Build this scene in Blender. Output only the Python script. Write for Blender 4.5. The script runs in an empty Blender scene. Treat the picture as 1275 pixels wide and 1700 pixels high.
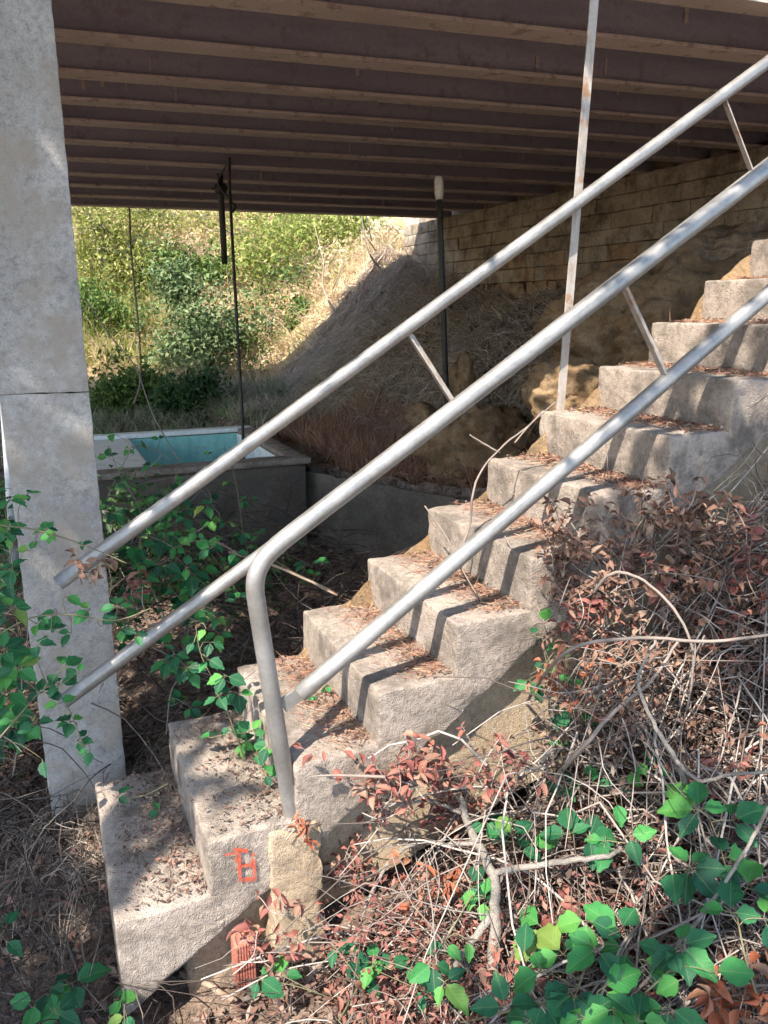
import bpy, bmesh, math, random
import numpy as np
from mathutils import Vector, Matrix, noise, Quaternion

random.seed(7); RNG = np.random.default_rng(7)
scene = bpy.context.scene
COL = scene.collection

# ------------------------------------------------------------------ camera, sky, sun, exposure
F_PX, PITCH, CAM_Z = 1277.0, 0.25713, 1.9
cam_data = bpy.data.cameras.new('camera')
cam_data.sensor_fit = 'VERTICAL'; cam_data.sensor_height = 34.0; cam_data.lens = 34.0 * F_PX / 1700.0
cam_data.clip_start = 0.05; cam_data.clip_end = 600
cam = bpy.data.objects.new('camera', cam_data); COL.objects.link(cam)
cam.location = (0, 0, CAM_Z); cam.rotation_euler = (math.pi / 2 - PITCH, 0, 0)
scene.camera = cam

PU, PV = 0.66, 0.475                 # shadow shift per metre of height, along and across the stair
YAW = 0.418
RU = Vector((math.cos(YAW), math.sin(YAW), 0)); VF = Vector((-math.sin(YAW), math.cos(YAW), 0)); UP = Vector((0, 0, 1))
SUNP = RU * PU + VF * PV             # horizontal travel of sunlight per metre of descent
SUN_DIR = (SUNP - UP).normalized()
world = bpy.data.worlds.new('World'); scene.world = world; world.use_nodes = True
wn = world.node_tree
sky = wn.nodes.new('ShaderNodeTexSky'); sky.sky_type = 'NISHITA'; sky.sun_disc = False
sky.sun_elevation = math.asin(-SUN_DIR.z); sky.sun_rotation = math.atan2(-SUN_DIR.x, -SUN_DIR.y)
wn.nodes['Background'].inputs['Strength'].default_value = 0.15
wn.links.new(sky.outputs[0], wn.nodes['Background'].inputs['Color'])
sun_data = bpy.data.lights.new('sun', 'SUN'); sun_data.energy = 3.9; sun_data.angle = math.radians(0.55); sun_data.color = (1.0, 0.90, 0.78)
sun = bpy.data.objects.new('sun', sun_data); COL.objects.link(sun)
sun.rotation_euler = SUN_DIR.to_track_quat('-Z', 'Y').to_euler(); sun.location = (-3, -5, 8)
scene.view_settings.view_transform = 'Standard'; scene.view_settings.look = 'None'
scene.view_settings.exposure = 1.70; scene.view_settings.gamma = 1.0
scene.view_settings.use_curve_mapping = False
scene.cycles.use_denoising = True
scene.cycles.max_bounces = 6; scene.cycles.diffuse_bounces = 4; scene.cycles.glossy_bounces = 2; scene.cycles.transparent_max_bounces = 6
scene.cycles.use_adaptive_sampling = True; scene.cycles.adaptive_threshold = 0.025; scene.cycles.adaptive_min_samples = 12
scene.cycles.caustics_reflective = False; scene.cycles.caustics_refractive = False

# ------------------------------------------------------------------ geometry of the place
O0 = Vector((-1.058, 2.471, 0.226)); RUN, RISE, WID = 0.2705, 0.18, 0.73
FW = Vector((0, math.cos(PITCH), -math.sin(PITCH))); UPC = Vector((0, math.sin(PITCH), math.cos(PITCH)))
CAM = Vector((0, 0, CAM_Z))
def ray(px, py): return FW + Vector((1, 0, 0)) * ((px - 637.5) / F_PX) - UPC * ((py - 850) / F_PX)
def hit(px, py, n, p0):
    d = ray(px, py); return CAM + d * ((p0 - CAM).dot(n) / d.dot(n))
def aty(px, py, y): return hit(px, py, Vector((0, 1, 0)), Vector((0, y, 0)))
def atz(px, py, z): return hit(px, py, UP, Vector((0, 0, z)))
def atv(px, py, v): return hit(px, py, VF, O0 + VF * v)
def uvz(u, v, z): p = O0 + RU * u + VF * v; return Vector((p.x, p.y, z))
def to_uv(p): d = p - O0; return d.dot(RU), d.dot(VF)

# vectorised value noise
_perm = np.random.default_rng(3).random((64, 64, 8))
def vnoise(x, y, s=0):
    x = np.asarray(x, float); y = np.asarray(y, float)
    xi = np.floor(x).astype(int); yi = np.floor(y).astype(int); fx = x - xi; fy = y - yi
    fx = fx * fx * (3 - 2 * fx); fy = fy * fy * (3 - 2 * fy); g = lambda a, b: _perm[a % 64, b % 64, s]
    return (g(xi, yi) * (1 - fx) + g(xi + 1, yi) * fx) * (1 - fy) + (g(xi, yi + 1) * (1 - fx) + g(xi + 1, yi + 1) * fx) * fy - 0.5
def fbm(x, y, s=0, o=4):
    r = 0; a = 1.0
    for i in range(o): r = r + a * vnoise(np.asarray(x) * 2 ** i + 7.3 * i, np.asarray(y) * 2 ** i + 3.1 * i, s); a *= .5
    return r
def sstep(a, b, x): t = np.clip((x - a) / (b - a), 0, 1); return t * t * (3 - 2 * t)
def gz(x, y):
    x = np.asarray(x, float); y = np.asarray(y, float)
    u = (x - O0.x) * RU.x + (y - O0.y) * RU.y; v = (x - O0.x) * VF.x + (y - O0.y) * VF.y
    front = -.13 + .11 * sstep(-.6, .1, v) * sstep(.9, .2, u) + .30 * np.log1p(np.exp((np.minimum(u, 4.5) - .75) * 4)) / 4 + .62 * sstep(1.45, 2.7, u) * sstep(-2.0, -.85, v)
    ue = np.where(v < 2.8, 1.86 + (2.8 - v) * .458, 1.78)
    pit = .17 + .04 * fbm(x * 2, y * 2, 2) + .55 * sstep(ue - .02, ue + .04, u)
    pit = np.where(u < .5, .17 - .21 * sstep(.5, -.2, u), pit)
    bank = .74 + (.95 * sstep(2.5 + .12 * np.clip(v - 5, 0, 4), 4.0 + .12 * np.clip(v - 5, 0, 4), u) + .30 * sstep(3.7, 5.1, u) + .2 * np.clip(v - 5, 0, 3.4) * sstep(3.9, 5.1, u)) * sstep(11.5, 8.8, v)
    mound = np.maximum(pit, np.where(u > ue, bank + .17 * fbm(x * 1.7, y * 1.7, 1), pit))
    back = pit * sstep(3.2, 2.2, u) + mound * sstep(2.2, 3.2, u)
    back = np.where(u > ue, np.maximum(.72, mound), back)
    rise = .45 * sstep(4.3, 6.5, v)
    vv = v - 9.3 + .5 * fbm(x * .5, y * .5, 4)
    hill = .85 * np.log1p(np.exp(np.clip(vv * 2.5, -20, 40))) / 2.5
    hill = np.minimum(hill, 8 + .3 * fbm(x * .3, y * .3, 5))
    back = np.maximum(back, np.minimum(pit, .17) + rise) + hill * np.where(u > 4.6, .85, 1)
    w = sstep(-.75, .15, v)
    z = front * (1 - w) + back * w
    sof = .667 * u - .33
    under = sstep(-.95, -.72, v) * sstep(.35, .1, v) * sstep(-.02, .2, u)
    z = np.where(under > 0, np.minimum(z, sof * under + z * (1 - under)), z)
    return z + .035 * fbm(x * 3, y * 3, 0) + .012 * fbm(x * 11, y * 11, 1)
def gzp(p): return float(gz(p.x, p.y))
def onsurf(px, py, h=0.0):
    d = ray(px, py); ts = np.linspace(.6, 30, 1500)
    X = CAM.x + d.x * ts; Y = CAM.y + d.y * ts; Z = CAM.z + d.z * ts
    b = np.nonzero(Z < gz(X, Y) + h)[0]; i = b[0] if len(b) else -1
    return Vector((X[i], Y[i], Z[i]))

# ------------------------------------------------------------------ object helpers
def mesh_np(name, V, Fq):
    V = np.asarray(V, np.float32); Fq = np.asarray(Fq, np.int32); k = Fq.shape[1]
    me = bpy.data.meshes.new(name); me.vertices.add(len(V)); me.vertices.foreach_set('co', V.ravel())
    me.loops.add(Fq.size); me.loops.foreach_set('vertex_index', Fq.ravel())
    me.polygons.add(len(Fq)); me.polygons.foreach_set('loop_start', np.arange(0, Fq.size, k, dtype=np.int32))
    me.update(calc_edges=True); return me
def link(name, me, mat=None, parent=None, smooth=True):
    o = bpy.data.objects.new(name, me); COL.objects.link(o)
    if mat is not None and me is not None and len(me.materials) == 0: me.materials.append(mat)
    if smooth and me is not None and len(me.polygons): me.polygons.foreach_set('use_smooth', np.ones(len(me.polygons), bool))
    if parent is not None: setpar(o, parent)
    return o
def setpar(o, parent):
    o.parent = parent; o.matrix_parent_inverse = parent.matrix_world.inverted() if parent.type != 'EMPTY' else Matrix.Translation(-parent.location)
def thing(name, label, cat, base=(0, 0, 0), group=None):
    o = bpy.data.objects.new(name, None); COL.objects.link(o); o.location = Vector(base); o.empty_display_size = .1
    return tag(o, label, cat, group)
def tag(o, label=None, cat=None, group=None, kind=None):
    if label: o['label'] = label
    if cat: o['category'] = cat
    if group: o['group'] = group
    if kind: o['kind'] = kind
    return o
class MB:
    def __init__(s): s.v = []; s.f = []
    def add(s, V, F_):
        n = len(s.v); s.v += [tuple(p) for p in V]; s.f += [tuple(i + n for i in f) for f in F_]
    def tube(s, pts, rad, sides=6, cap=True, jit=0.0):
        pts = [Vector(p) for p in pts]; n = len(pts)
        if not hasattr(rad, '__len__'): rad = [rad] * n
        t0 = (pts[1] - pts[0]).normalized(); a = t0.orthogonal().normalized(); V = []
        for i, p in enumerate(pts):
            t = (pts[min(i + 1, n - 1)] - pts[max(i - 1, 0)])
            t = t.normalized() if t.length > 1e-9 else t0
            a = (a - t * a.dot(t)); a = a.normalized() if a.length > 1e-6 else t.orthogonal().normalized()
            b = t.cross(a)
            for k in range(sides):
                th = 2 * math.pi * k / sides; r = rad[i] * (1 + (random.uniform(-jit, jit) if jit else 0))
                V.append(p + (a * math.cos(th) + b * math.sin(th)) * r)
        Fs = [(i * sides + k, i * sides + (k + 1) % sides, (i + 1) * sides + (k + 1) % sides, (i + 1) * sides + k) for i in range(n - 1) for k in range(sides)]
        if cap: Fs += [tuple(reversed(range(sides))), tuple((n - 1) * sides + k for k in range(sides))]
        s.add(V, Fs)
    def box(s, c, ax, h):
        c = Vector(c); V = [c + ax[0] * (h[0] * i) + ax[1] * (h[1] * j) + ax[2] * (h[2] * k) for i in (-1, 1) for j in (-1, 1) for k in (-1, 1)]
        s.add(V, [(0, 1, 3, 2), (4, 6, 7, 5), (0, 4, 5, 1), (2, 3, 7, 6), (0, 2, 6, 4), (1, 5, 7, 3)])
    def build(s, name, mat, parent=None, smooth=True):
        me = bpy.data.meshes.new(name); me.from_pydata(s.v, [], s.f); me.update()
        bm = bmesh.new(); bm.from_mesh(me); bmesh.ops.recalc_face_normals(bm, faces=bm.faces); bm.to_mesh(me); bm.free()
        return link(name, me, mat, parent, smooth)
def spline(P, n=8):
    P = [Vector(p) for p in P]; out = []
    for i in range(len(P) - 1):
        p0, p1, p2, p3 = P[max(i - 1, 0)], P[i], P[i + 1], P[min(i + 2, len(P) - 1)]
        for k in range(n):
            t = k / n
            out.append(.5 * ((2 * p1) + (p2 - p0) * t + (2 * p0 - 5 * p1 + 4 * p2 - p3) * t * t + (3 * p1 - p0 - 3 * p2 + p3) * t ** 3))
    return out + [P[-1]]
def taper(a, b, n): return [a + (b - a) * i / max(n - 1, 1) for i in range(n)]

def rbox(h, r, step):
    """rounded box grid centred on 0 with half sizes h -> verts, faces, normals (list)"""
    def ticks(hh):
        n = max(1, int(round(2 * (hh - r) / step))); mid = [-(hh - r) + 2 * (hh - r) * i / n for i in range(n + 1)]
        return [-hh, -hh + r * .42] + mid + [hh - r * .42, hh] if r > 0 else mid
    T = [ticks(x) for x in h]; idx = {}; V = []; Fs = []; N = []
    def vid(p):
        key = (round(p[0], 6), round(p[1], 6), round(p[2], 6))
        if key in idx: return idx[key]
        q = Vector([max(-(h[i] - r), min(h[i] - r, p[i])) for i in range(3)]); d = Vector(p) - q
        nn = d.normalized() if d.length > 1e-9 else Vector((0, 0, 1))
        idx[key] = len(V); V.append(q + nn * r); N.append(nn); return idx[key]
    for ax in range(3):
        a, b = (ax + 1) % 3, (ax + 2) % 3
        for sg in (-1, 1):
            for i in range(len(T[a]) - 1):
                for j in range(len(T[b]) - 1):
                    q = []
                    for (ii, jj) in ((i, j), (i + 1, j), (i + 1, j + 1), (i, j + 1)):
                        p = [0, 0, 0]; p[ax] = sg * h[ax]; p[a] = T[a][ii]; p[b] = T[b][jj]; q.append(vid(p))
                    if sg < 0: q.reverse()
                    if len(set(q)) == 4: Fs.append(tuple(q))
    return V, Fs, N
def rough(V, N, h, amp, freq, seed, chip=0.0, r=.02, shift=None):
    off = Vector((seed * 3.7, seed * 1.3, seed * 5.1)); out = []
    if shift is not None: off = off + shift
    for p, n in zip(V, N):
        d = noise.fractal((p + off) * freq, 1.0, 2.0, 4) * amp
        if chip:
            e = sum(1 for i in range(3) if abs(p[i]) > h[i] - 1.6 * r)
            if e >= 2:
                c = noise.noise((p + off) * 14.0) * .6 + noise.noise((p + off) * 37.0) * .5
                d -= max(0, c + .05) * chip
        out.append(p + n * d)
    return out
def place(V, c, ax): c = Vector(c); return [c + ax[0] * p[0] + ax[1] * p[1] + ax[2] * p[2] for p in V]
STAIR_AX = (RU, VF, UP)

# ------------------------------------------------------------------ materials
def node(nt, typ, **kw):
    n = nt.nodes.new(typ)
    for k, v in kw.items():
        if k in n.inputs.keys(): n.inputs[k].default_value = v
        else: setattr(n, k, v)
    return n
def ramp(nt, fac, stops):
    r = nt.nodes.new('ShaderNodeValToRGB'); e = r.color_ramp.elements
    while len(e) < len(stops): e.new(.5)
    for el, (p, c) in zip(e, stops): el.position = p; el.color = (*c, 1) if len(c) == 3 else c
    nt.links.new(fac, r.inputs[0]); return r.outputs[0]
def g(v): return (v, v, v)
def mat_base(name, rough_=.85, metal=0.0, spec=.3):
    m = bpy.data.materials.new(name); m.use_nodes = True; nt = m.node_tree; b = nt.nodes['Principled BSDF']
    b.inputs['Roughness'].default_value = rough_; b.inputs['Metallic'].default_value = metal; b.inputs['Specular IOR Level'].default_value = spec
    return m, nt, b
def mixc(nt, fac, a, b, mode='MIX'):
    n = nt.nodes.new('ShaderNodeMix'); n.data_type = 'RGBA'; n.blend_type = mode
    if hasattr(fac, 'is_output'): nt.links.new(fac, n.inputs[0])
    else: n.inputs[0].default_value = fac
    for s, x in ((6, a), (7, b)):
        if hasattr(x, 'is_output'): nt.links.new(x, n.inputs[s])
        else: n.inputs[s].default_value = (*x, 1)
    return n.outputs[2]
def tex(nt, kind, scale, coord, detail=4.0, **kw):
    n = nt.nodes.new(kind); n.inputs['Scale'].default_value = scale
    if 'Detail' in n.inputs: n.inputs['Detail'].default_value = detail
    for k, v in kw.items():
        if k in n.inputs.keys(): n.inputs[k].default_value = v
        else: setattr(n, k, v)
    nt.links.new(coord, n.inputs['Vector']); return n
def bump(nt, b, hts, dist=.01):
    prev = None
    for h, st in hts:
        n = nt.nodes.new('ShaderNodeBump'); n.inputs['Strength'].default_value = st; n.inputs['Distance'].default_value = dist
        nt.links.new(h, n.inputs['Height'])
        if prev: nt.links.new(prev, n.inputs['Normal'])
        prev = n.outputs[0]
    nt.links.new(prev, b.inputs['Normal'])
def coords(nt, kind='Object', scale=None):
    c = nt.nodes.new('ShaderNodeTexCoord').outputs[kind]
    if scale:
        m = nt.nodes.new('ShaderNodeMapping'); m.inputs['Scale'].default_value = scale; nt.links.new(c, m.inputs['Vector']); c = m.outputs[0]
    return c
def mineral(name, c1, c2, c3, pits=0.0, scale=1.0, grain=.5, stain=None, rough_=.9, cracks=0.0):
    m, nt, b = mat_base(name, rough_, 0, .2); c = coords(nt)
    n1 = tex(nt, 'ShaderNodeTexNoise', 3.2 * scale, c, 4, Roughness=.65); n2 = tex(nt, 'ShaderNodeTexNoise', 38 * scale, c, 2.5, Roughness=.7)
    n3 = tex(nt, 'ShaderNodeTexNoise', 190 * scale, c, 1)
    col = ramp(nt, n1.outputs[0], [(.30, c1), (.5, c2), (.70, c3)])
    col = mixc(nt, .55, col, ramp(nt, n2.outputs[0], [(.28, g(.30)), (.5, g(.85)), (.68, g(1.0))]), 'MULTIPLY')
    col = mixc(nt, .35, col, ramp(nt, n3.outputs[0], [(.3, g(.35)), (.6, g(1.0))]), 'MULTIPLY')
    if stain:
        n4 = tex(nt, 'ShaderNodeTexNoise', 5.5 * scale, c, 4, Roughness=.7)
        col = mixc(nt, ramp(nt, n4.outputs[0], [(.47, g(0)), (.64, g(.8))]), col, stain)
    hs = [(n2.outputs[0], .5 * grain), (n3.outputs[0], .45 * grain)]
    if pits:
        v = tex(nt, 'ShaderNodeTexVoronoi', 34 * scale, coords(nt, 'Object', (1, 1, 2.2)), Randomness=1.0)
        n5 = tex(nt, 'ShaderNodeTexNoise', 7 * scale, c, 2)
        ds = nt.nodes.new('ShaderNodeMath'); ds.operation = 'ADD'; nt.links.new(v.outputs['Distance'], ds.inputs[0])
        nr = ramp(nt, n5.outputs[0], [(.40, g(.5)), (.56, g(0))]); nt.links.new(nr, ds.inputs[1])
        pit = ramp(nt, ds.outputs[0], [(.12, g(0)), (.26, g(1))])
        hs.append((pit, pits)); col = mixc(nt, .6 * pits, col, pit, 'MULTIPLY')
    if cracks:
        w = tex(nt, 'ShaderNodeTexVoronoi', 3.3 * scale, c, feature='DISTANCE_TO_EDGE')
        nn = tex(nt, 'ShaderNodeTexNoise', 14, c, 3); mm = nt.nodes.new('ShaderNodeMapping')
        cr = ramp(nt, w.outputs['Distance'], [(.0, g(.25)), (.012, g(1))]); col = mixc(nt, cracks, col, cr, 'MULTIPLY')
    nt.links.new(col, b.inputs['Base Color']); bump(nt, b, hs, .006); return m
M = {}
M['concrete'] = mineral('concrete', (.26, .22, .185), (.385, .325, .275), (.47, .405, .345), scale=1.3, grain=1.9, stain=(.13, .112, .095), pits=.5)
M['concrete_dark'] = mineral('tank_concrete', (.10, .085, .07), (.16, .135, .11), (.22, .19, .155), grain=.8, stain=(.1, .09, .075))  # base colour darkened to carry the shade on the tank front
M['pier'] = mineral('pier_concrete', (.31, .295, .275), (.40, .382, .358), (.48, .46, .43), pits=1.0, grain=.9, stain=(.30, .26, .215))
M['plaster'] = mineral('rough_plaster', (.38, .29, .2), (.46, .36, .25), (.52, .42, .30), scale=1.6, grain=2.0, pits=.3)
M['stone'] = mineral('wall_stone', (.28, .23, .175), (.40, .34, .265), (.50, .44, .36), scale=.9, grain=1.8, stain=(.11, .085, .06))
M['stone_red'] = mineral('wall_stone_rough', (.30, .2, .13), (.42, .29, .19), (.48, .37, .26), scale=1.2, grain=2.0, stain=(.10, .075, .055))
M['sandstone'] = mineral('sandstone', (.36, .225, .115), (.50, .33, .18), (.58, .425, .265), scale=2.0, grain=3.2, stain=(.2, .145, .095))
M['mortar'] = mineral('mortar', (.26, .215, .165), (.33, .28, .22), (.4, .345, .28), grain=1.0)
M['slab'] = mineral('deck_slab', (.3, .26, .27), (.34, .3, .31), (.38, .34, .34), grain=.5)
M['brick'] = mineral('hollow_brick', (.42, .14, .10), (.5, .18, .13), (.55, .23, .17), grain=.6)

def steel(name, c1, c2, c3, rough_=.6, metal=0.0, streak=(1, 1, 8), spots=None, sc=6.0):
    m, nt, b = mat_base(name, rough_, metal, .4); c = coords(nt, 'Object', streak)
    n1 = tex(nt, 'ShaderNodeTexNoise', sc, c, 4, Roughness=.65); n2 = tex(nt, 'ShaderNodeTexNoise', 70, coords(nt), 1)
    col = ramp(nt, n1.outputs[0], [(.3, c1), (.5, c2), (.72, c3)])
    col = mixc(nt, .3, col, ramp(nt, n2.outputs[0], [(.3, g(.6)), (.6, g(1))]), 'MULTIPLY')
    if spots:
        n3 = tex(nt, 'ShaderNodeTexNoise', 11, coords(nt), 3, Roughness=.7)
        col = mixc(nt, ramp(nt, n3.outputs[0], [(.56, g(0)), (.66, g(.85))]), col, spots)
    nt.links.new(col, b.inputs['Base Color']); nt.links.new(ramp(nt, n1.outputs[0], [(.3, g(rough_ - .1)), (.7, g(min(1, rough_ + .15)))]), b.inputs['Roughness'])
    bump(nt, b, [(n2.outputs[0], .12)], .003); return m
M['beam'] = steel('beam_paint', (.28, .26, .31), (.35, .325, .375), (.40, .375, .42), .75, 0, (.4, .4, 2.5), spots=(.27, .235, .265), sc=3)
M['flange'] = steel('flange_tan', (.42, .35, .315), (.52, .44, .395), (.58, .50, .455), .85, 0, (.5, .5, .5), spots=(.29, .23, .2), sc=2)
M['galv'] = steel('galvanised_pipe', (.28, .272, .26), (.34, .33, .315), (.40, .39, .375), .44, .65, (2, 2, 2), sc=3)
M['angle'] = steel('angle_iron', (.28, .22, .18), (.42, .38, .34), (.48, .45, .42), .6, .2, (6, 6, 1.3), spots=(.32, .17, .09), sc=5)
M['black_pipe'] = steel('black_pipe', (.018, .017, .016), (.03, .028, .026), (.05, .045, .04), .55, 0)
M['grey_pipe'] = steel('pale_plastic_pipe', (.3, .34, .37), (.36, .40, .43), (.4, .43, .46), .5, 0)
M['white_cap'] = steel('white_plastic', (.5, .46, .4), (.62, .58, .52), (.68, .65, .6), .5, 0)
M['teal'] = steel('teal_lining', (.2, .5, .46), (.27, .6, .55), (.34, .66, .6), .6, 0, (3, 3, .7), spots=(.26, .44, .38), sc=3)
M['white_lining'] = steel('white_lining', (.68, .74, .73), (.8, .84, .83), (.86, .88, .87), .6, 0, (3, 3, .8), spots=(.5, .6, .6), sc=3)

def red_paint():
    m, nt, b = mat_base('red_paint', .8); c = coords(nt)
    n = tex(nt, 'ShaderNodeTexNoise', 60, c, 5, Roughness=.8); b.inputs['Base Color'].default_value = (.50, .085, .045, 1)
    nt.links.new(ramp(nt, n.outputs[0], [(.36, g(0)), (.52, g(.95))]), b.inputs['Alpha']); return m
M['red_paint'] = red_paint()

def soil():
    m, nt, b = mat_base('soil', .95, 0, .1); c = coords(nt)
    n1 = tex(nt, 'ShaderNodeTexNoise', 1.3, c, 3, Roughness=.65); n2 = tex(nt, 'ShaderNodeTexNoise', 26, c, 3, Roughness=.75); n3 = tex(nt, 'ShaderNodeTexVoronoi', 55, c)
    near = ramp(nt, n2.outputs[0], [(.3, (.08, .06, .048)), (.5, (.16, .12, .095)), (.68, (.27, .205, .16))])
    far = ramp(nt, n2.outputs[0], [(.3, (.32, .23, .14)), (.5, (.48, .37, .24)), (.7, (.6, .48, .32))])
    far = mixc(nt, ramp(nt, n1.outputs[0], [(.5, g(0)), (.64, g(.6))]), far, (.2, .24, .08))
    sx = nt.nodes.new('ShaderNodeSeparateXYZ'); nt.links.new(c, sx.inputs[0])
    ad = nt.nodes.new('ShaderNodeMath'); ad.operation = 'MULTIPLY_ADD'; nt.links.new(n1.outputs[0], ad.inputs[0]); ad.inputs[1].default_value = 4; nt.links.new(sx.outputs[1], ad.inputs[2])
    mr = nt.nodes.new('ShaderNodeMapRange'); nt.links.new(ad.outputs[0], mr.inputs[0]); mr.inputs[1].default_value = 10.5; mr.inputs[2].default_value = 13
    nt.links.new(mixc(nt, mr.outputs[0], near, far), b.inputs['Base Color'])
    bump(nt, b, [(n2.outputs[0], .9)], .03); return m
M['soil'] = soil()
def foliage(name, stops, transl=.3, rnd='island', rough_=.5, veins=0.0, spec=.35):
    m, nt, b = mat_base(name, rough_, 0, spec)
    if rnd == 'island': f = nt.nodes.new('ShaderNodeNewGeometry').outputs['Random Per Island']
    else: f = nt.nodes.new('ShaderNodeObjectInfo').outputs['Random']
    col = ramp(nt, f, stops); c = coords(nt)
    n = tex(nt, 'ShaderNodeTexNoise', 2.5 if rnd != 'island' else 30, c, 1)
    col = mixc(nt, .5, col, ramp(nt, n.outputs[0], [(.3, g(.6)), (.65, g(1))]), 'MULTIPLY')
    if veins:
        ab = nt.nodes.new('ShaderNodeSeparateXYZ'); nt.links.new(c, ab.inputs[0])
        a = nt.nodes.new('ShaderNodeMath'); a.operation = 'ABSOLUTE'; nt.links.new(ab.outputs[0], a.inputs[0])
        s = nt.nodes.new('ShaderNodeMath'); s.operation = 'MULTIPLY_ADD'; nt.links.new(a.outputs[0], s.inputs[0]); s.inputs[1].default_value = -.8; nt.links.new(ab.outputs[1], s.inputs[2])
        w = nt.nodes.new('ShaderNodeMath'); w.operation = 'MULTIPLY'; nt.links.new(s.outputs[0], w.inputs[0]); w.inputs[1].default_value = 50
        sn = nt.nodes.new('ShaderNodeMath'); sn.operation = 'SINE'; nt.links.new(w.outputs[0], sn.inputs[0])
        bump(nt, b, [(sn.outputs[0], veins)], .006)
        rib = ramp(nt, a.outputs[0], [(.006, g(.45)), (.02, g(0))])
        col = mixc(nt, rib, col, mixc(nt, .5, col, (.35, .42, .15)))
    nt.links.new(col, b.inputs['Base Color'])
    if transl:
        t = nt.nodes.new('ShaderNodeBsdfTranslucent'); nt.links.new(col, t.inputs[0]); mx = nt.nodes.new('ShaderNodeMixShader'); mx.inputs[0].default_value = transl
        nt.links.new(b.outputs[0], mx.inputs[1]); nt.links.new(t.outputs[0], mx.inputs[2]); nt.links.new(mx.outputs[0], nt.nodes['Material Output'].inputs[0])
    return m
M['leaf'] = foliage('bramble_leaf', [(0, (.016, .085, .045)), (.4, (.03, .155, .06)), (.75, (.055, .26, .065)), (.95, (.10, .31, .065)), (1, (.2, .30, .07))], .3, 'object', .58, .10, .28)
M['dry_red'] = foliage('dry_red_leaf', [(0, (.15, .05, .045)), (.35, (.25, .085, .07)), (.7, (.32, .13, .095)), (1, (.28, .17, .12))], .2, 'object', .65)
M['dry_orange'] = foliage('dry_orange_leaf', [(0, (.30, .08, .04)), (.5, (.40, .13, .065)), (1, (.38, .19, .11))], .25, 'object', .6)
M['dry_brown'] = foliage('dry_brown_leaf', [(0, (.12, .065, .045)), (.4, (.21, .115, .08)), (.75, (.29, .165, .115)), (1, (.34, .24, .17))], .15, 'object', .7)
M['litter'] = foliage('leaf_litter', [(0, (.06, .04, .032)), (.3, (.13, .08, .062)), (.55, (.22, .12, .09)), (.75, (.2, .155, .125)), (.92, (.33, .265, .21)), (1, (.34, .14, .095))], .1, 'island', .8)
M['red_bits'] = foliage('red_leaf_bits', [(0, (.14, .05, .045)), (.5, (.25, .09, .075)), (1, (.3, .16, .12))], .15, 'island', .75)
M['needles'] = foliage('needle_litter', [(0, (.22, .10, .07)), (.5, (.38, .19, .13)), (.8, (.45, .28, .18)), (1, (.5, .38, .22))], .1, 'island', .8)
M['straw'] = foliage('dry_straw', [(0, (.30, .23, .18)), (.4, (.46, .37, .295)), (.75, (.58, .49, .39)), (1, (.66, .59, .48))], .2, 'island', .7)
M['straw_red'] = foliage('reddish_straw', [(0, (.22, .11, .07)), (.5, (.36, .2, .13)), (1, (.46, .3, .2))], .2, 'island', .7)
M['grass_sun'] = foliage('yellow_green_grass', [(0, (.2, .27, .06)), (.5, (.34, .40, .1)), (1, (.52, .52, .2))], .45, 'island', .6)
M['crown_yellow'] = foliage('yellow_green_foliage', [(0, (.2, .25, .05)), (.5, (.37, .41, .10)), (1, (.6, .57, .24))], .5, 'island', .55)
M['crown_green'] = foliage('green_foliage', [(0, (.07, .14, .035)), (.5, (.12, .21, .05)), (1, (.2, .29, .07))], .38, 'island', .55)
M['crown_blue'] = foliage('blue_green_foliage', [(0, (.09, .15, .06)), (.5, (.16, .24, .10)), (1, (.26, .33, .16))], .3, 'island', .55)
M['crown_dark'] = foliage('dark_foliage', [(0, (.03, .08, .03)), (1, (.09, .17, .05))], .3, 'island', .55)
M['crown_dry'] = foliage('dry_foliage', [(0, (.52, .38, .22)), (.6, (.70, .57, .37)), (1, (.8, .7, .5))], .45, 'island', .6)
M['twig'] = foliage('dry_stem', [(0, (.09, .068, .055)), (.5, (.2, .16, .135)), (1, (.38, .335, .3))], 0, 'island', .8)
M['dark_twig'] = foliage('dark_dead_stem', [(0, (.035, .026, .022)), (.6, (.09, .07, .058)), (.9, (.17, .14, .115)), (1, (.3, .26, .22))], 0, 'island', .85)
M['pale_twig'] = foliage('pale_dead_cane', [(0, (.25, .21, .18)), (1, (.45, .41, .37))], 0, 'island', .8)
M['cane'] = foliage('green_cane', [(0, (.13, .13, .07)), (1, (.22, .19, .11))], 0, 'island', .7)
M['bark'] = mineral('grey_bark', (.2, .175, .15), (.30, .27, .235), (.38, .35, .31), scale=3, grain=1.5)
M['wood'] = mineral('weathered_wood', (.28, .19, .14), (.38, .28, .21), (.45, .35, .27), scale=3, grain=1.2)

# ------------------------------------------------------------------ ground sheet
def axis(lo, hi, step, far):
    a = list(np.arange(lo, hi, step)); s = step; x = hi
    while x < far: a.append(x); s *= 1.35; x += s
    a.append(far); s = step; x = lo - s
    while x > -far: a.insert(0, x); s *= 1.35; x -= s
    a.insert(0, -far); return np.array(a)
gx = axis(-5, 6, .06, 220); gy = axis(.2, 16, .06, 220)
X, Y = np.meshgrid(gx, gy); Z = gz(X, Y); nx = len(gx)
ii = np.arange((len(gy) - 1) * nx).reshape(len(gy) - 1, nx)[:, :-1].ravel()
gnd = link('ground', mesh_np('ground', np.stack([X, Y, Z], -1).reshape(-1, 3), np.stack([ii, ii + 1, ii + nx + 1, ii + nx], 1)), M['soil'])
tag(gnd, kind='structure')

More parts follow.
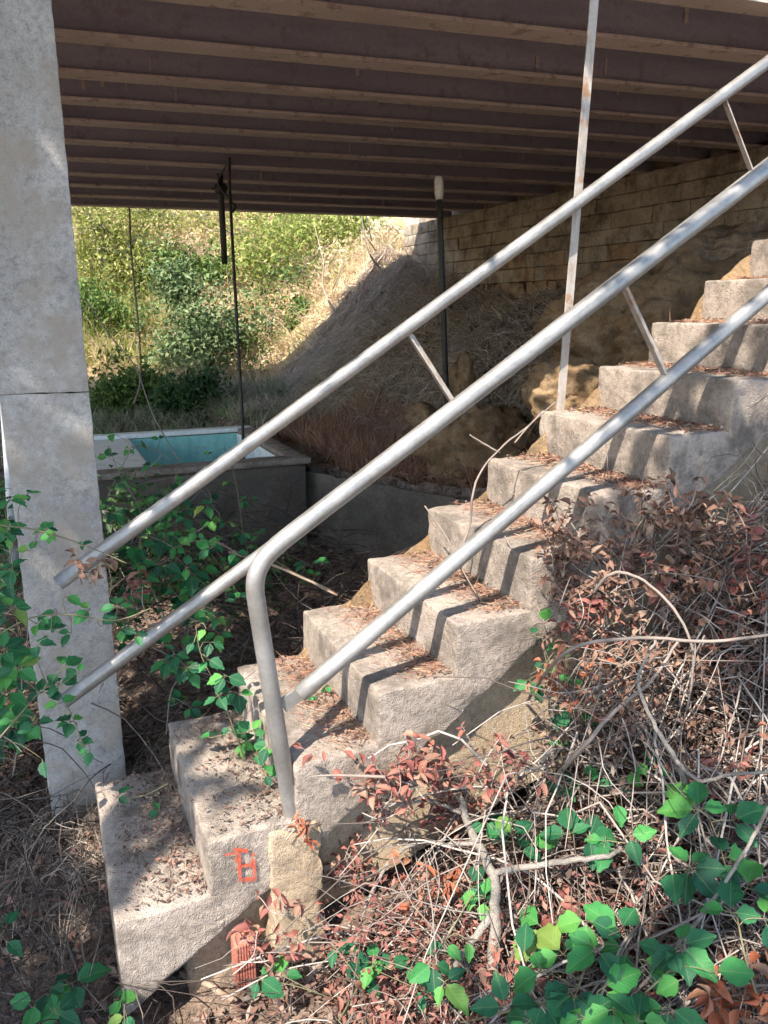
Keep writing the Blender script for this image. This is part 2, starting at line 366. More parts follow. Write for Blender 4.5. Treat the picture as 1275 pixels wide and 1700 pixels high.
# ------------------------------------------------------------------ staircase
stair = thing('concrete_staircase', 'worn concrete staircase climbing right under the bridge deck', 'staircase', uvz(0, -.36, 0))
near_ext = [.735, .735, .73, .745, .735, .725, .735, .74, .735, .73, .735, .73, .735, .73, .735, .73]
far_ext = [.0, .005, .0, .01, -.005, .005, .0, .03, .0, .005, -.01, .0, .0, .005, 0, 0]
for k in range(16):
    u0, u1 = k * RUN, (k + 1) * RUN + .04
    top = O0.z + k * RISE; ne, fe = .738 - .0012 * k, far_ext[k]
    hu, hv = (u1 - u0) / 2, (ne + fe) / 2; hz = .17; r = .010
    V, Fs, N = rbox((hu, hv, hz), r, .022)
    uc, vc = (u0 + u1) / 2, (fe - ne) / 2; V = rough(V, N, (hu, hv, hz), .003, 22, 1, .013, r, Vector((uc, vc, top - hz))); out = []; jag = (.012 if k > 0 else .0)
    for p in V:
        uu = uc + p.x; t = (p.z + hz) / (2 * hz); zb = .667 * uu - .11 + jag * noise.noise(Vector((uu * 9, p.y * 6, k)))
        zt = top + .004 * noise.noise(Vector((uu * 5, p.y * 3, k * 2.0)))
        skew = -.012 * (1 - t)
        z = zt + (p.z - hz) * 1.0 if t > .88 else zb + (zt - 2 * hz * .12 - zb) * (t / .88)
        out.append(uvz(uu, vc + p.y, z))
    me = bpy.data.meshes.new('step'); me.from_pydata(out, [], Fs); me.update()
    st = link('step', me, M['concrete'], stair)
    if k == 1: step_painted = st
# support wall under the flight, set back from the flank
def hull_block(name, prof, v0, v1, mat, parent, amp, seed, step=.04):
    """prof(u)->(zlow, zhigh) over u range; builds a block with displaced front"""
    (ua, ub), fn = prof; nu = int((ub - ua) / step) + 1; nz = 10; mb = MB(); V = []; Fs = []
    for side, v in ((0, v0), (1, v1)):
        for i in range(nu + 1):
            u = ua + (ub - ua) * i / nu; zl, zh = fn(u)
            for j in range(nz + 1):
                z = zl + (zh - zl) * j / nz; d = noise.fractal(Vector((u * 6 + seed, z * 6, v * 5)), 1, 2, 4) * amp
                V.append(uvz(u, v + d * (1 if side else -1), z))
    A = (nu + 1) * (nz + 1); idx = lambda s, i, j: s * A + i * (nz + 1) + j
    for i in range(nu):
        for j in range(nz):
            Fs.append((idx(0, i, j), idx(0, i + 1, j), idx(0, i + 1, j + 1), idx(0, i, j + 1)))
            Fs.append((idx(1, i, j), idx(1, i, j + 1), idx(1, i + 1, j + 1), idx(1, i + 1, j)))
        Fs.append((idx(0, i, nz), idx(0, i + 1, nz), idx(1, i + 1, nz), idx(1, i, nz)))
    for i in (0, nu):
        for j in range(nz): Fs.append((idx(0, i, j), idx(0, i, j + 1), idx(1, i, j + 1), idx(1, i, j)))
    mb.add(V, Fs); return mb.build(name, mat, parent)
hull_block('support_wall', ((.60, 3.6), lambda u: (min(-.2 + .3 * u, .667 * u - .25), .667 * u - .135)), -.665, -.06, M['plaster'], stair, .012, 3)
V, Fs, N = rbox((.085, .16, .25), .010, .018); V = rough(V, N, (.085, .16, .25), .007, 18, 9, .03, .016)
me = bpy.data.meshes.new('pedestal'); me.from_pydata(place(V, uvz(.535, -.59, .137), STAIR_AX), [], Fs); me.update(); link('pedestal', me, M['plaster'], stair)
hull_block('footing', ((.20, .62), lambda u: (-.3, min(.02 + .45 * (u - .2), .14))), -.66, -.1, M['plaster'], stair, .012, 21, .03)
# red painted mark on the flank of the second step
mk = MB()
def stroke(a, b, w):
    a, b = Vector(a), Vector(b); d = (b - a).normalized(); n_ = Vector((-d.y, d.x)) * w / 2
    n = 8; V = []; Fs = []
    for i in range(n + 1):
        p = a.lerp(b, i / n); j = random.uniform(.75, 1.2)
        for q in (p + n_ * j, p - n_ * j): V.append(atv(q.x, q.y, -.7455))
    for i in range(n): Fs.append((2 * i, 2 * i + 1, 2 * i + 3, 2 * i + 2))
    mk.add(V, Fs)
for a, b, w in (((372, 1420), (402, 1414), 5), ((388, 1410), (412, 1413), 7), ((396, 1418), (399, 1464), 7), ((420, 1416), (423, 1460), 7), ((399, 1439), (422, 1435), 6), ((398, 1462), (424, 1459), 8), ((396, 1420), (390, 1430), 5)): stroke(a, b, w)
pm = mk.build('painted_mark', M['red_paint'], stair, False); pm['label'] = 'red painted boxy mark on the second step flank'

# ------------------------------------------------------------------ railings
PIPE = .0262
def on_plane(pts, v): return [atv(x, y, v) for x, y in pts]
def line_pts(a, b, n=24): return [a.lerp(b, i / n) for i in range(n + 1)]
VN = -.70
near = thing('pipe_handrail', 'thick galvanised pipe handrail with bent post on near side of stairs', 'handrail', uvz(.53, VN, .406))
mb = MB(); base = on_plane([(487, 1362), (470, 1268), (452, 1160), (436, 1062), (427, 1006), (423.5, 976), (427, 950), (440, 926), (462, 904), (492, 880), (540, 843)], VN)
post_pts = spline(base, 5)
a = atv(540, 843, VN); b = atv(1275, 280, VN); b2 = a + (b - a) * 1.35
mb.tube(post_pts + line_pts(a, b2, 30)[1:], PIPE, 16, True); up_o = mb.build('top_rail', M['galv'], near)
mb = MB(); a = atv(497, 1153, VN); b = atv(1275, 488, VN); mb.tube(line_pts(a, a + (b - a) * 1.35, 30), PIPE, 16); mb.build('lower_rail', M['galv'], near)
mb = MB(); a = atv(468, 1172, VN); b = atv(503, 1148, VN); dd = (b - a).normalized(); nn = VF.cross(dd)
mb.box((a + b) / 2, (dd, VF, nn), ((b - a).length / 2, .004, .022)); mb.build('welded_tab', M['galv'], near, False)
def strut(parent, p, q, mat):
    mb = MB(); d = (q - p).normalized(); n = VF.cross(d); w = .012; t = .003
    mb.box((p + q) / 2 + VF * .009, (d, VF, n), ((q - p).length / 2, t, w)); mb.box((p + q) / 2 + n * (w - t) - VF * .003, (d, VF, n), ((q - p).length / 2 - .001, w - .003, t))
    return mb.build('strut', mat, parent, False)
strut(near, atv(1033, 462, VN), atv(1107, 622, VN), M['angle'])
VFAR = -.035
far = thing('pipe_handrail', 'far galvanised pipe handrail whose cut ends hang before the pier', 'handrail', uvz(-.1, VFAR, .6))
ua, za, ub, zb = -.05, None, 0, 0
p1, p2, p3 = atv(97, 968, VFAR), atv(460, 704, VFAR), atv(1272, 105, VFAR)
far_top = line_pts(p1, p2, 10) + line_pts(p2, p3, 14)[1:] + line_pts(p3, p3 + (p3 - p2) * .5, 6)[1:]
def hollow(pts, r, name, parent):
    mb = MB(); mb.tube(pts, r, 16, False); n = len(pts)
    inner = MB(); inner.tube(pts[:3], r - .004, 16, False)
    o = len(mb.v); mb.v += inner.v; mb.f += [tuple(i + o for i in reversed(f)) for f in inner.f]
    mb.f += [(k, (k + 1) % 16, o + (k + 1) % 16, o + k) for k in range(16)]
    me = bpy.data.meshes.new(name); me.from_pydata(mb.v, [], mb.f); me.update(); return link(name, me, M['galv'], parent)
hollow(far_top, PIPE, 'top_rail', far)
q1, q2 = atv(105, 1165, VFAR), atv(440, 917, VFAR); sl = (p3 - p1).normalized()
far_low = line_pts(q1, q2, 10) + line_pts(q2, q2 + sl * 3.6, 14)[1:]
hollow(far_low, PIPE, 'lower_rail', far)
def on_line(P, D, u):
    uu, _ = to_uv(P); return P + D * ((u - uu) / D.dot(RU))
for ut, ul in ((1.245, 1.44), (2.70, 2.90)):
    strut(far, on_line(p2, sl, ut) - UP * .02, on_line(q2, sl, ul) + UP * .02, M['angle'])
# angle iron upright behind the far rail
pa = thing('angle_iron_post', 'tall rusty angle iron upright rising from a step end to the deck', 'post', uvz(2.0, .02, 1.486))
ft = atz(935, 681, 1.487); uf, _ = to_uv(ft); ft = uvz(uf, .014, 1.487); tp = Vector((ft.x + .045, ft.y + .01, 3.2)); d = (tp - ft).normalized()
mb = MB(); ax = (RU, VF, d); L = (tp - ft).length / 2; c = (ft + tp) / 2
mb.box(c, ax, (.019, .0025, L)); mb.build('front_flange', M['angle'], pa, False)
mb = MB(); mb.box(c + RU * .0165 + VF * .0215, ax, (.0025, .0188, L)); mb.build('side_flange', M['angle'], pa, False)

# ------------------------------------------------------------------ bridge
BD = Vector((math.cos(.285), math.sin(.285), 0)); BN = Vector((-BD.y, BD.x, 0))
HB = 3.1
bridge = thing('bridge_deck', 'low bridge deck on rows of purple brown steel beams', 'bridge', (0, 6, HB))
def bar(mb, p, q, side, hz, zc): 
    d = (q - p).normalized(); c = (p + q) / 2; mb.box(Vector((c.x, c.y, zc)), (d, Vector((-d.y, d.x, 0)), UP), ((q - p).length / 2, side, hz))
BEAMS = [3.22, 3.79, 4.45, 5.09, 5.69, 6.29, 6.99, 7.75, 8.55, 9.28, 10.07, 10.94]
def wall_end(y0, uend):   # where the beam line through (0,y0) meets plane u=uend
    p = Vector((0, y0, 0)); u, _ = to_uv(p); return p + BD * ((uend - u) / BD.dot(RU))
for i, y0 in enumerate(BEAMS):
    yc = y0 - .075; p = Vector((0, yc, 0)) - BD * 7; q = wall_end(yc, 5.32)
    mb = MB(); bar(mb, p, q, .008, .20, HB + .0195 + .20); w = mb.build('beam', M['beam'], bridge, False)
    # bottom flange with slightly uneven edge, a paler tan than the web
    n = 60; V = []; Fs = []
    for j in range(n + 1):
        c = p.lerp(q, j / n)
        for s, zz in ((-1, 0), (1, 0), (1, 1), (-1, 1)):
            e = .0025 * noise.noise(Vector((j * .9, i * 3.3, s * 5 + zz)))
            V.append(c + BN * (s * .066 + e) + UP * (HB + zz * .018 + e))
    for j in range(n):
        for k in range(4): Fs.append((j * 4 + k, j * 4 + (k + 1) % 4, j * 4 + 4 + (k + 1) % 4, j * 4 + 4 + k))
    Fs += [(3, 2, 1, 0), tuple(n * 4 + k for k in range(4))]
    mb = MB(); mb.add(V, Fs); mb.build('bottom_flange', M['flange'], w, False)
    mb = MB(); bar(mb, p, q, .08, .009, HB + .43); mb.build('top_flange', M['beam'], w, False)
    mb = MB()
    for j in range(7):    # drips of old mortar and seam plates on the web
        c = p.lerp(q, random.random()); x = c - BN * .0125 + UP * (HB + random.uniform(.06, .16))
        mb.box(x, (BD, BN, UP), (random.uniform(.004, .012), .004, random.uniform(.02, .05)))
    for j in range(9):
        c = p.lerp(q, random.uniform(.35, .95)); l = random.uniform(.008, .022)
        mb.tube([c - BN * .0664 + UP * (HB + .006), c - BN * .067 + UP * (HB - l)], [.004, .0015], 5)
    tag(mb.build('mortar_drip', M['flange'], w, False), kind='stuff')
mb = MB(); p = Vector((0, 3.02, 0)) - BD * 7; q = Vector((0, 3.02, 0)) + BD * 9; wv = 7.75
c = (p + q) / 2 + BN * wv / 2; mb.box(Vector((c.x, c.y, HB + .44 + .125)), (BD, BN, UP), (8, wv / 2, .124)); mb.build('deck_slab', M['slab'], bridge, False)
# masonry abutment at the right end of the beams
abut = thing('stone_abutment', 'weathered stone block abutment carrying the beam ends', 'wall', uvz(5.4, 4, 1.7))
mb = MB(); mb.box(uvz(5.52, 4.3, 2.30), STAIR_AX, (.27, 3.93, .76)); mb.build('core', M['mortar'], abut, False)
z = 1.78; ci = 0
for hcourse in (.24, .19, .15, .15, .145, .15, .145, .15):
    v = .4 + random.uniform(0, .2)
    while v < 8.2:
        L = random.uniform(.25, .75) if ci > 2 else random.uniform(.14, .5); L = min(L, 8.27 - v)
        if L > .06:
            hh = (.09, L / 2 - .0015, hcourse / 2 - .0015); V, Fs, N = rbox(hh, .007, .07)
            V = rough(V, N, hh, .026 if ci < 2 else .008, 7, ci * 40 + v, .03 if ci < 2 else .015, .014)
            me = bpy.data.meshes.new('stone'); me.from_pydata(place(V, uvz(5.24 + (random.uniform(-.03, .03) if ci < 2 else random.uniform(-.008, .008)) + (.03 if ci == 0 else 0), v + L / 2, z + hcourse / 2), STAIR_AX), [], Fs); me.update()
            link('stone', me, M['stone_red'] if (ci < 2 and random.random() < .8) or (ci < 4 and v < 5.5 and random.random() < .5) else M['stone'], abut)
        v += L
    z += hcourse; ci += 1
mb = MB(); mb.box(uvz(5.62, 4.3, 3.32), STAIR_AX, (.2, 4.0, .24)); mb.build('bearing_shelf', M['stone'], abut, False)

# ------------------------------------------------------------------ concrete pier at left
pier = thing('concrete_pier', 'square grey concrete pier at left with a casting joint', 'pier', uvz(-.02, .33, 0))
for (z0, z1, sd) in ((-.35, 1.624, 1), (1.625, HB - .002, 2)):
    hh = (.142, .142, (z1 - z0) / 2); V, Fs, N = rbox(hh, .003, .03); V = rough(V, N, hh, .003, 12, sd, .008, .008)
    me = bpy.data.meshes.new('shaft'); me.from_pydata(place(V, uvz(-.021, .332, (z0 + z1) / 2), STAIR_AX), [], Fs); me.update(); link('shaft', me, M['pier'], pier)
pp = MB(); c0, c1 = aty(2, 560, 3.15), aty(24, 905, 3.05); dn = (c1 - c0).normalized()
pp.tube(line_pts(c0 - dn * .9, c1 + dn * .1, 8), .021, 12); tag(pp.build('drain_pipe', M['grey_pipe']), 'pale blue grey pipe running down behind the left edge of the pier', 'pipe')

# ------------------------------------------------------------------ water tank, low wall
TZ = .85
tank = thing('water_tank', 'open concrete water tank with teal and white painted inside', 'tank', uvz(1.1, 3.5, .1))
def plain(name, u0, u1, v0, v1, z0, z1, mat, parent, r=.01, step=.09, amp=.003, seed=1):
    hh = ((u1 - u0) / 2, (v1 - v0) / 2, (z1 - z0) / 2); V, Fs, N = rbox(hh, min(r, min(hh) * .5), step); V = rough(V, N, hh, amp, 8, seed, amp * 2, r)
    me = bpy.data.meshes.new(name); me.from_pydata(place(V, uvz((u0 + u1) / 2, (v0 + v1) / 2, (z0 + z1) / 2), STAIR_AX), [], Fs); me.update(); return link(name, me, mat, parent)
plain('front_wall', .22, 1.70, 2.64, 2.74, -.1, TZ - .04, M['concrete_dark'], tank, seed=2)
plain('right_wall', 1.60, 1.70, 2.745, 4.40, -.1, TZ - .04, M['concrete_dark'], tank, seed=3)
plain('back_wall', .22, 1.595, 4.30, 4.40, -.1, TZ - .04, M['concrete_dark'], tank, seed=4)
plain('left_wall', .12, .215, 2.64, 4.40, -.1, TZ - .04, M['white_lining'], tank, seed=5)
plain('floor', .22, 1.60, 2.745, 4.295, .1, .2, M['teal'], tank, seed=6)
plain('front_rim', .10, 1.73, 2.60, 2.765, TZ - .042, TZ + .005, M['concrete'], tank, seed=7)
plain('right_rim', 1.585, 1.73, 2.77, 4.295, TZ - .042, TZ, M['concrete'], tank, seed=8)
plain('back_rim', .10, 1.73, 4.30, 4.42, TZ - .042, TZ + .002, M['white_lining'], tank, seed=9)
plain('back_lining', .225, 1.58, 4.272, 4.297, .205, TZ - .044, M['teal'], tank, seed=10, step=.2, amp=.001)
plain('right_lining', 1.572, 1.597, 2.75, 4.268, .205, TZ - .044, M['white_lining'], tank, seed=11, step=.2, amp=.001)
mb = MB(); V = [uvz(u, v, zz) for v in (2.75, 4.268) for u, zz in ((.23, TZ - .03), (.62, TZ - .03), (1.02, .21), (.23, .21))]
mb.add(V, [(3, 2, 1, 0), (4, 5, 6, 7), (0, 1, 5, 4), (1, 2, 6, 5), (2, 3, 7, 6), (3, 0, 4, 7)]); mb.build('sloping_lining', M['white_lining'], tank, False)
def wall_between(name, p, q, th, z0, z1, mat, label, cat):
    d = Vector((q.x - p.x, q.y - p.y, 0)); L = d.length; d.normalize(); n = Vector((-d.y, d.x, 0)); hh = (L / 2, th / 2, (z1 - z0) / 2)
    V, Fs, N = rbox(hh, .015, .05); V = rough(V, N, hh, .008, 6, 17, .02, .015); c = (p + q) / 2 + n * th / 2; c.z = (z0 + z1) / 2
    me = bpy.data.meshes.new(name); me.from_pydata(place(V, c, (d, n, UP)), [], Fs); me.update(); return tag(link(name, me, mat), label, cat)
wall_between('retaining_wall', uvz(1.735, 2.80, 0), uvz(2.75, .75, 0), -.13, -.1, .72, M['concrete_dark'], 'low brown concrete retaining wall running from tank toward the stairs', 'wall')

# ------------------------------------------------------------------ hanging pipes and cables
t_ = aty(728, 292, 5.95); f_ = aty(745, 775, 5.9)
bp = thing('black_pipe', 'thin black upright pipe with white cap just below the beams', 'pipe', f_)
mb = MB(); mb.tube(line_pts(f_, t_.lerp(f_, .03), 6), .022, 12); mb.build('tube', M['black_pipe'], bp)
dd = (f_ - t_).normalized(); mb = MB(); mb.tube([t_ + dd * .005, t_ + dd * .03, t_ + dd * .05, t_ + dd * .12, t_ + dd * .16], [.024, .031, .032, .032, .024], 14); mb.build('collar', M['white_cap'], bp)
t_ = atz(365, 288, HB - .004); b_ = aty(373, 438, t_.y)
hp = thing('hanging_pipe', 'short black pipe end hanging with clamp from the deck', 'pipe', b_)
dd = (b_ - t_).normalized(); mb = MB(); mb.tube(line_pts(t_, b_, 6), .028, 12); mb.build('tube', M['black_pipe'], hp)
mb = MB(); mb.tube([t_ + dd * .08, t_ + dd * .10, t_ + dd * .16, t_ + dd * .18], [.03, .058, .058, .03], 12); mb.build('clamp', M['black_pipe'], hp)
mb = MB(); mb.tube([t_ + RU * .06 + dd * .13, t_ + dd * .13 - RU * .08], .012, 8); mb.build('bolt', M['black_pipe'], hp)
mb = MB(); P = [atz(381, 262, HB - .003)]; y0 = P[0].y
P += [aty(381, 300, y0 + .1), aty(383, 345, y0 + .05), aty(388, 440, y0 - .1), aty(396, 580, y0 - .2), aty(402, 690, y0 - .3), aty(404, 745, y0 - .32), aty(405, 772, y0 - .32)]
mb.tube(spline(P, 8), .013, 8)
P2 = [aty(381, 268, y0 + .1), aty(372, 280, y0 + .4), aty(362, 300, y0 + .6), aty(372, 320, y0 + .5), aty(384, 335, y0 + .1), aty(391, 342, y0 + .05), aty(386, 352, y0)]
mb.tube(spline(P2, 6), .011, 8); tag(mb.build('black_cable', M['black_pipe']), 'black looped cable hanging from a beam into the tank', 'cable')
for pts, r, lab in ((((215, 344, 9.6), (218, 420, 9.5), (228, 520, 9.4), (233, 590, 9.3), (232, 640, 9.2), (222, 670, 9.1)), .012, 'thin dark bare vine hanging left of the cable'),
                   (((140, 495, 5.2), (185, 560, 5.1), (225, 610, 5.0), (255, 690, 5.0), (300, 770, 4.9)), .005, 'thin slanting twig crossing the vine beside the pier')):
    mb = MB(); P = spline([aty(*p) for p in pts], 6); mb.tube(P, r, 6); tag(mb.build('bare_vine', M['twig']), lab, 'vine')

# ------------------------------------------------------------------ rocks
def rock(c, ax, seed, label, sub=5, amp=.16, freq=1.5, rot=0.0, mat='sandstone', layers=.0):
    bm = bmesh.new(); bmesh.ops.create_icosphere(bm, subdivisions=sub, radius=1.0); off = Vector((seed * 2.3, seed * 4.1, seed)); R = Matrix.Rotation(rot, 3, 'Z')
    for v in bm.verts:
        p = v.co.copy(); d = noise.fractal(p * freq + off, 1, 2, 5) * amp + abs(noise.noise(p * freq * 2.3 + off)) * amp * .8
        vd = noise.voronoi(p * freq * .75 + off * 1.7)[0]; cell = -amp * .7 * vd[0] + .08 * min(.25, vd[1] - vd[0]) + noise.fractal(p * 8 + off, 1, 2, 4) * .028
        q = p * (1 + d + cell); q = Vector((q.x * ax[0], q.y * ax[1], q.z * ax[2]))
        if layers: q += Vector((p.x, p.y, 0)) * (layers * math.sin(q.z * 34 + 3 * noise.noise(q * 3 + off)))
        v.co = R @ q + Vector(c)
    me = bpy.data.meshes.new('sandstone_rock'); bm.to_mesh(me); bm.free()
    return tag(link('sandstone_rock', me, M[mat]), label, 'rock', 'sandstone rocks behind the stairs')
rock(aty(1120, 580, 5.0), (.85, .55, .56), 1, 'largest orange sandstone boulder behind the upper steps', 6, .26, 1.7, YAW, layers=.012)
rock(aty(945, 655, 4.35), (.26, .25, .19), 2, 'rounded orange boulder just left of the angle iron foot', 5, .22, 1.6, .2)
rock(aty(800, 745, 5.4), (.42, .35, .30), 3, 'broad low orange rock under the roots right of black pipe', 5, .28, 1.9, .3, layers=.008)
rock(aty(768, 640, 5.9), (.10, .12, .24), 4, 'narrow upright orange rock pillar right of black pipe', 4, .25, 1.5, .1)
rock(aty(700, 690, 6.0), (.12, .11, .10), 5, 'small orange rock left of the black pipe', 4, .2, 1.5, .5)
rock(aty(1235, 470, 5.6), (.75, .6, .42), 6, 'dark brown rock ledge under the abutment at upper right', 5, .25, 1.4, .4, 'stone_red', layers=.02)
# sandstone slope flanking the far side of the flight
nu, nv = 110, 26; V = []; Fs = []
for i in range(nu + 1):
    u = .55 + 3.6 * i / nu; wd = .10 + .34 * sstep(.5, 2.0, u)
    for j in range(nv + 1):
        t = j / nv; v = -.3 + .3 * min(1, t * 4) + wd * 1.5 * max(0, t - .25); zt = .667 * u + .125 + .04 * math.sin(u * 7)
        z = zt - (max(0, t - .25) * 1.33) ** 1.6 * (zt + .25); q = Vector((u * 2.2, v * 4, z * 2.2))
        if t < .25: z -= .12
        dn = noise.fractal(q, 1, 2, 5) * .05 + abs(noise.noise(q * 2)) * .04 - .07 * noise.voronoi(q * 1.6)[0][0]
        V.append(uvz(u + dn * .3, v + dn, z + dn * .5))
for i in range(nu):
    for j in range(nv): Fs.append((i * (nv + 1) + j, (i + 1) * (nv + 1) + j, (i + 1) * (nv + 1) + j + 1, i * (nv + 1) + j + 1))
mb = MB(); mb.add(V, Fs); tag(mb.build('sandstone_outcrop', M['sandstone']), 'pale orange sandstone outcrop along the far edge of the flight', 'rock', 'sandstone rocks behind the stairs')

# hollow clay bricks
def hollow_brick(c, ax, h, label):
    t = thing('hollow_brick', label, 'brick', Vector(c) - ax[2] * h[2]); mb = MB(); mb.box(c, ax, h); n = 7
    for s in (-1, 1):
        for i in range(n):
            x = -h[0] + 2 * h[0] * (i + .5) / n; mb.box(Vector(c) + ax[0] * x + ax[1] * (s * (h[1] + .003)), ax, (h[0] / n * .6, .003, h[2] * .998))
    mb.build('body', M['brick'], t, False); return t
qa = Quaternion((0, 0, 1), .3)
c = atv(1218, 880, -.62); hollow_brick(c, (RU, VF, UP), (.055, .05, .10), 'red ridged hollow brick wedged under the upper steps')
c = atv(404, 1590, -.74); hollow_brick(c, ((RU + UP * .1).normalized(), VF, UP), (.03, .03, .075), 'red ridged brick stub standing below the painted mark')

# ------------------------------------------------------------------ vegetation helpers
def frame_from(normal, along):
    n = normal.normalized(); y = (along - n * along.dot(n)); y = y.normalized() if y.length > 1e-6 else n.orthogonal().normalized()
    return Matrix((y.cross(n), y, n)).transposed()
def leaf_mesh(name, kind, seed, mat):
    rnd = random.Random(seed); V = []; Fs = []
    if kind == 'bramble':
        prof = [(0, .02), (.07, .17), (.2, .29), (.36, .345), (.52, .325), (.68, .25), (.82, .15), (.93, .06), (1.0, .008)]
        droop = rnd.uniform(.08, .3); fold = rnd.uniform(.12, .45); tw = rnd.uniform(-.2, .2)
        for i, (t, w) in enumerate(prof):
            w *= rnd.uniform(.93, 1.06) * (1.08 if i % 2 else .95)
            for x in (-1, -.5, 0, .5, 1):
                xx = x * w; z = abs(xx) * fold - droop * t * t + .03 * math.sin(t * 19) * abs(x) + tw * xx * t
                V.append((xx, t + .02 * abs(x) * (1 if i % 2 else -1), z))
        nc = 5
    else:
        prof = {'lance': [(0, .02), (.25, .13), (.5, .17), (.78, .1), (1, .01)], 'curl': [(0, .03), (.25, .2), (.5, .26), (.78, .17), (1, .02)]}[kind]
        curl = rnd.uniform(.3, 1.1); fold = rnd.uniform(.4, 1.3)
        for t, w in prof:
            w *= rnd.uniform(.85, 1.15)
            for x in (-1, 0, 1): V.append((x * w, t - .18 * curl * t * t, abs(x) * w * fold - curl * .45 * t * t + rnd.uniform(-.02, .02)))
        nc = 3
    for i in range(len(prof) - 1):
        for j in range(nc - 1): q = i * nc + j; Fs.append((q, q + 1, q + nc + 1, q + nc))
    me = bpy.data.meshes.new(name); me.from_pydata(V, [], Fs); me.update(); me.materials.append(M[mat])
    me.polygons.foreach_set('use_smooth', np.ones(len(me.polygons), bool)); return me
BRAM = [leaf_mesh('bramble_leaf', 'bramble', i, 'leaf') for i in range(6)]
DRYM = {k: [leaf_mesh(k + '_leaf', 'lance' if i % 3 else 'curl', 20 + i, k) for i in range(6)] for k in ('dry_red', 'dry_orange', 'dry_brown')}
def put_leaf(me, parent, p, normal, along, size):
    o = bpy.data.objects.new('leaf', me); COL.objects.link(o); o.parent = parent
    o.matrix_parent_inverse = Matrix.Translation(-parent.location)
    m = frame_from(normal, along).to_4x4() @ Matrix.Diagonal((size * random.uniform(.9, 1.1), size, size, 1)); m.translation = p; o.matrix_basis = m; return o
def rvec(s=1.0): return Vector((random.gauss(0, s), random.gauss(0, s), random.gauss(0, s)))

# ------------------------------------------------------------------ green brambles
def trifoliate(mb, t, p, size, n=3, face=.6):
    """one compound leaf at p: petiole from the cane, n leaflets"""
    to_cam = (CAM - p).normalized(); nrm = (UP * .75 + to_cam * face - SUN_DIR * .25 + rvec(.22)).normalized()
    al = frame_from(nrm, rvec()) @ Vector((0, 1, 0)); sp = random.uniform(1.15, 1.5)
    for i in range(n):
        a = {3: (0, sp, -sp), 5: (0, .85, -.85, 1.9, -1.9), 2: (.3, -1.2), 1: (0,)}[n][i] + random.gauss(0, .12)
        d = Matrix.Rotation(a, 3, nrm) @ al; s = size * (1 if i == 0 else .82) * random.uniform(.7, 1.15); off = .18 * size
        q = p + d * off; put_leaf(random.choice(BRAM), t, q, (nrm + rvec(.16) + d * .12).normalized(), (d - UP * .15), s)
        mb.tube([p, q + d * .04 * size], .0011, 4)
    return -al
def bramble(label, path, clusters, r=.0032, group='green bramble canes', stem_mat='cane'):
    """path: list of world points for the cane; clusters: (point, leaflet length, n)"""
    base = min(path, key=lambda p: p.z); t = thing('bramble_cane', label, 'bramble', base, group); mb = MB(); P = spline(path, 6)
    mb.tube(P, taper(r, r * .45, len(P)), 6)
    for p, size, n in clusters:
        bk = trifoliate(mb, t, p, size, n); q = min(P, key=lambda x: (x - p).length); m = (p + q) / 2 + bk * .01 + UP * .008
        if (q - p).length > .012: mb.tube(spline([q, m, p], 4), .0014, 4)
    mb.build('stem', M[stem_mat], t); return t
def B(label, path, clusters, h0, **k):
    """pixels lifted on to a surface h above the ground (front) or to a depth (tuple third entry > .. )"""
    pts = [onsurf(x, y, h0 + (e[0] if e else 0)) for x, y, *e in path]
    cl = []
    for x, y, s, *n in clusters:
        p = onsurf(x, y, h0 + random.uniform(.0, .06)); d = (p - CAM).length; cl.append((p, s * d / F_PX * .86, n[0] if n else 3))
    return bramble(label, pts, cl, **k)
def D(label, path, clusters, y, **k):
    cl = []
    pts = [aty(a, b, y) for a, b in path]
    for x, yy, s, *n in clusters:
        p = aty(x, yy, y + random.uniform(-.06, .06)); d = (p - CAM).length; cl.append((p, s * d / F_PX * .78, n[0] if n else 3))
    return bramble(label, pts, cl, **k)
# right foreground
B('bramble with wide toothed leaves along the right edge of the picture', [(1275, 1700, -.2), (1240, 1600), (1215, 1480), (1190, 1390), (1165, 1330)],
  [(1160, 1345, 62, 5), (1215, 1362, 58), (1145, 1440, 60, 5), (1200, 1425, 62), (1240, 1475, 58), (1212, 1515, 55), (1268, 1525, 58), (1115, 1445, 50, 1)], .34)
B('sunlit bramble with big leaves left of the orange litter corner', [(1010, 1700, -.2), (1080, 1640), (1130, 1590), (1130, 1560)],
  [(1130, 1570, 58, 5), (1060, 1592, 70, 1), (1180, 1612, 72, 1), (1110, 1585, 52, 2), (1135, 1625, 55, 2)], .33)
B('low bramble with a dense leaf cluster at bottom centre right', [(930, 1700, -.2), (960, 1640), (975, 1580), (960, 1530)],
  [(900, 1540, 58), (975, 1528, 60, 3), (1030, 1545, 58, 2), (935, 1585, 62, 3), (990, 1575, 62), (870, 1590, 60, 1), (900, 1612, 55, 2), (1040, 1575, 55, 2)], .31)
B('bramble with bright leaves along the bottom edge', [(760, 1700, -.2), (860, 1675), (960, 1660), (1060, 1670), (1130, 1690)],
  [(840, 1672, 60, 3), (900, 1665, 55), (950, 1650, 58, 3), (1000, 1640, 58, 2), (1020, 1675, 60, 3), (1110, 1672, 62), (970, 1690, 58, 3), (1060, 1695, 55), (880, 1695, 50)], .30)
B('bramble arching across the middle of the dead stems', [(800, 1440, -.2), (870, 1370), (930, 1310), (1000, 1300), (1085, 1275)],
  [(935, 1303, 42), (985, 1302, 44, 2), (930, 1322, 42, 2), (1022, 1330, 46, 1), (1082, 1278, 48, 2), (1075, 1292, 40, 1), (1035, 1300, 38, 2)], .36)
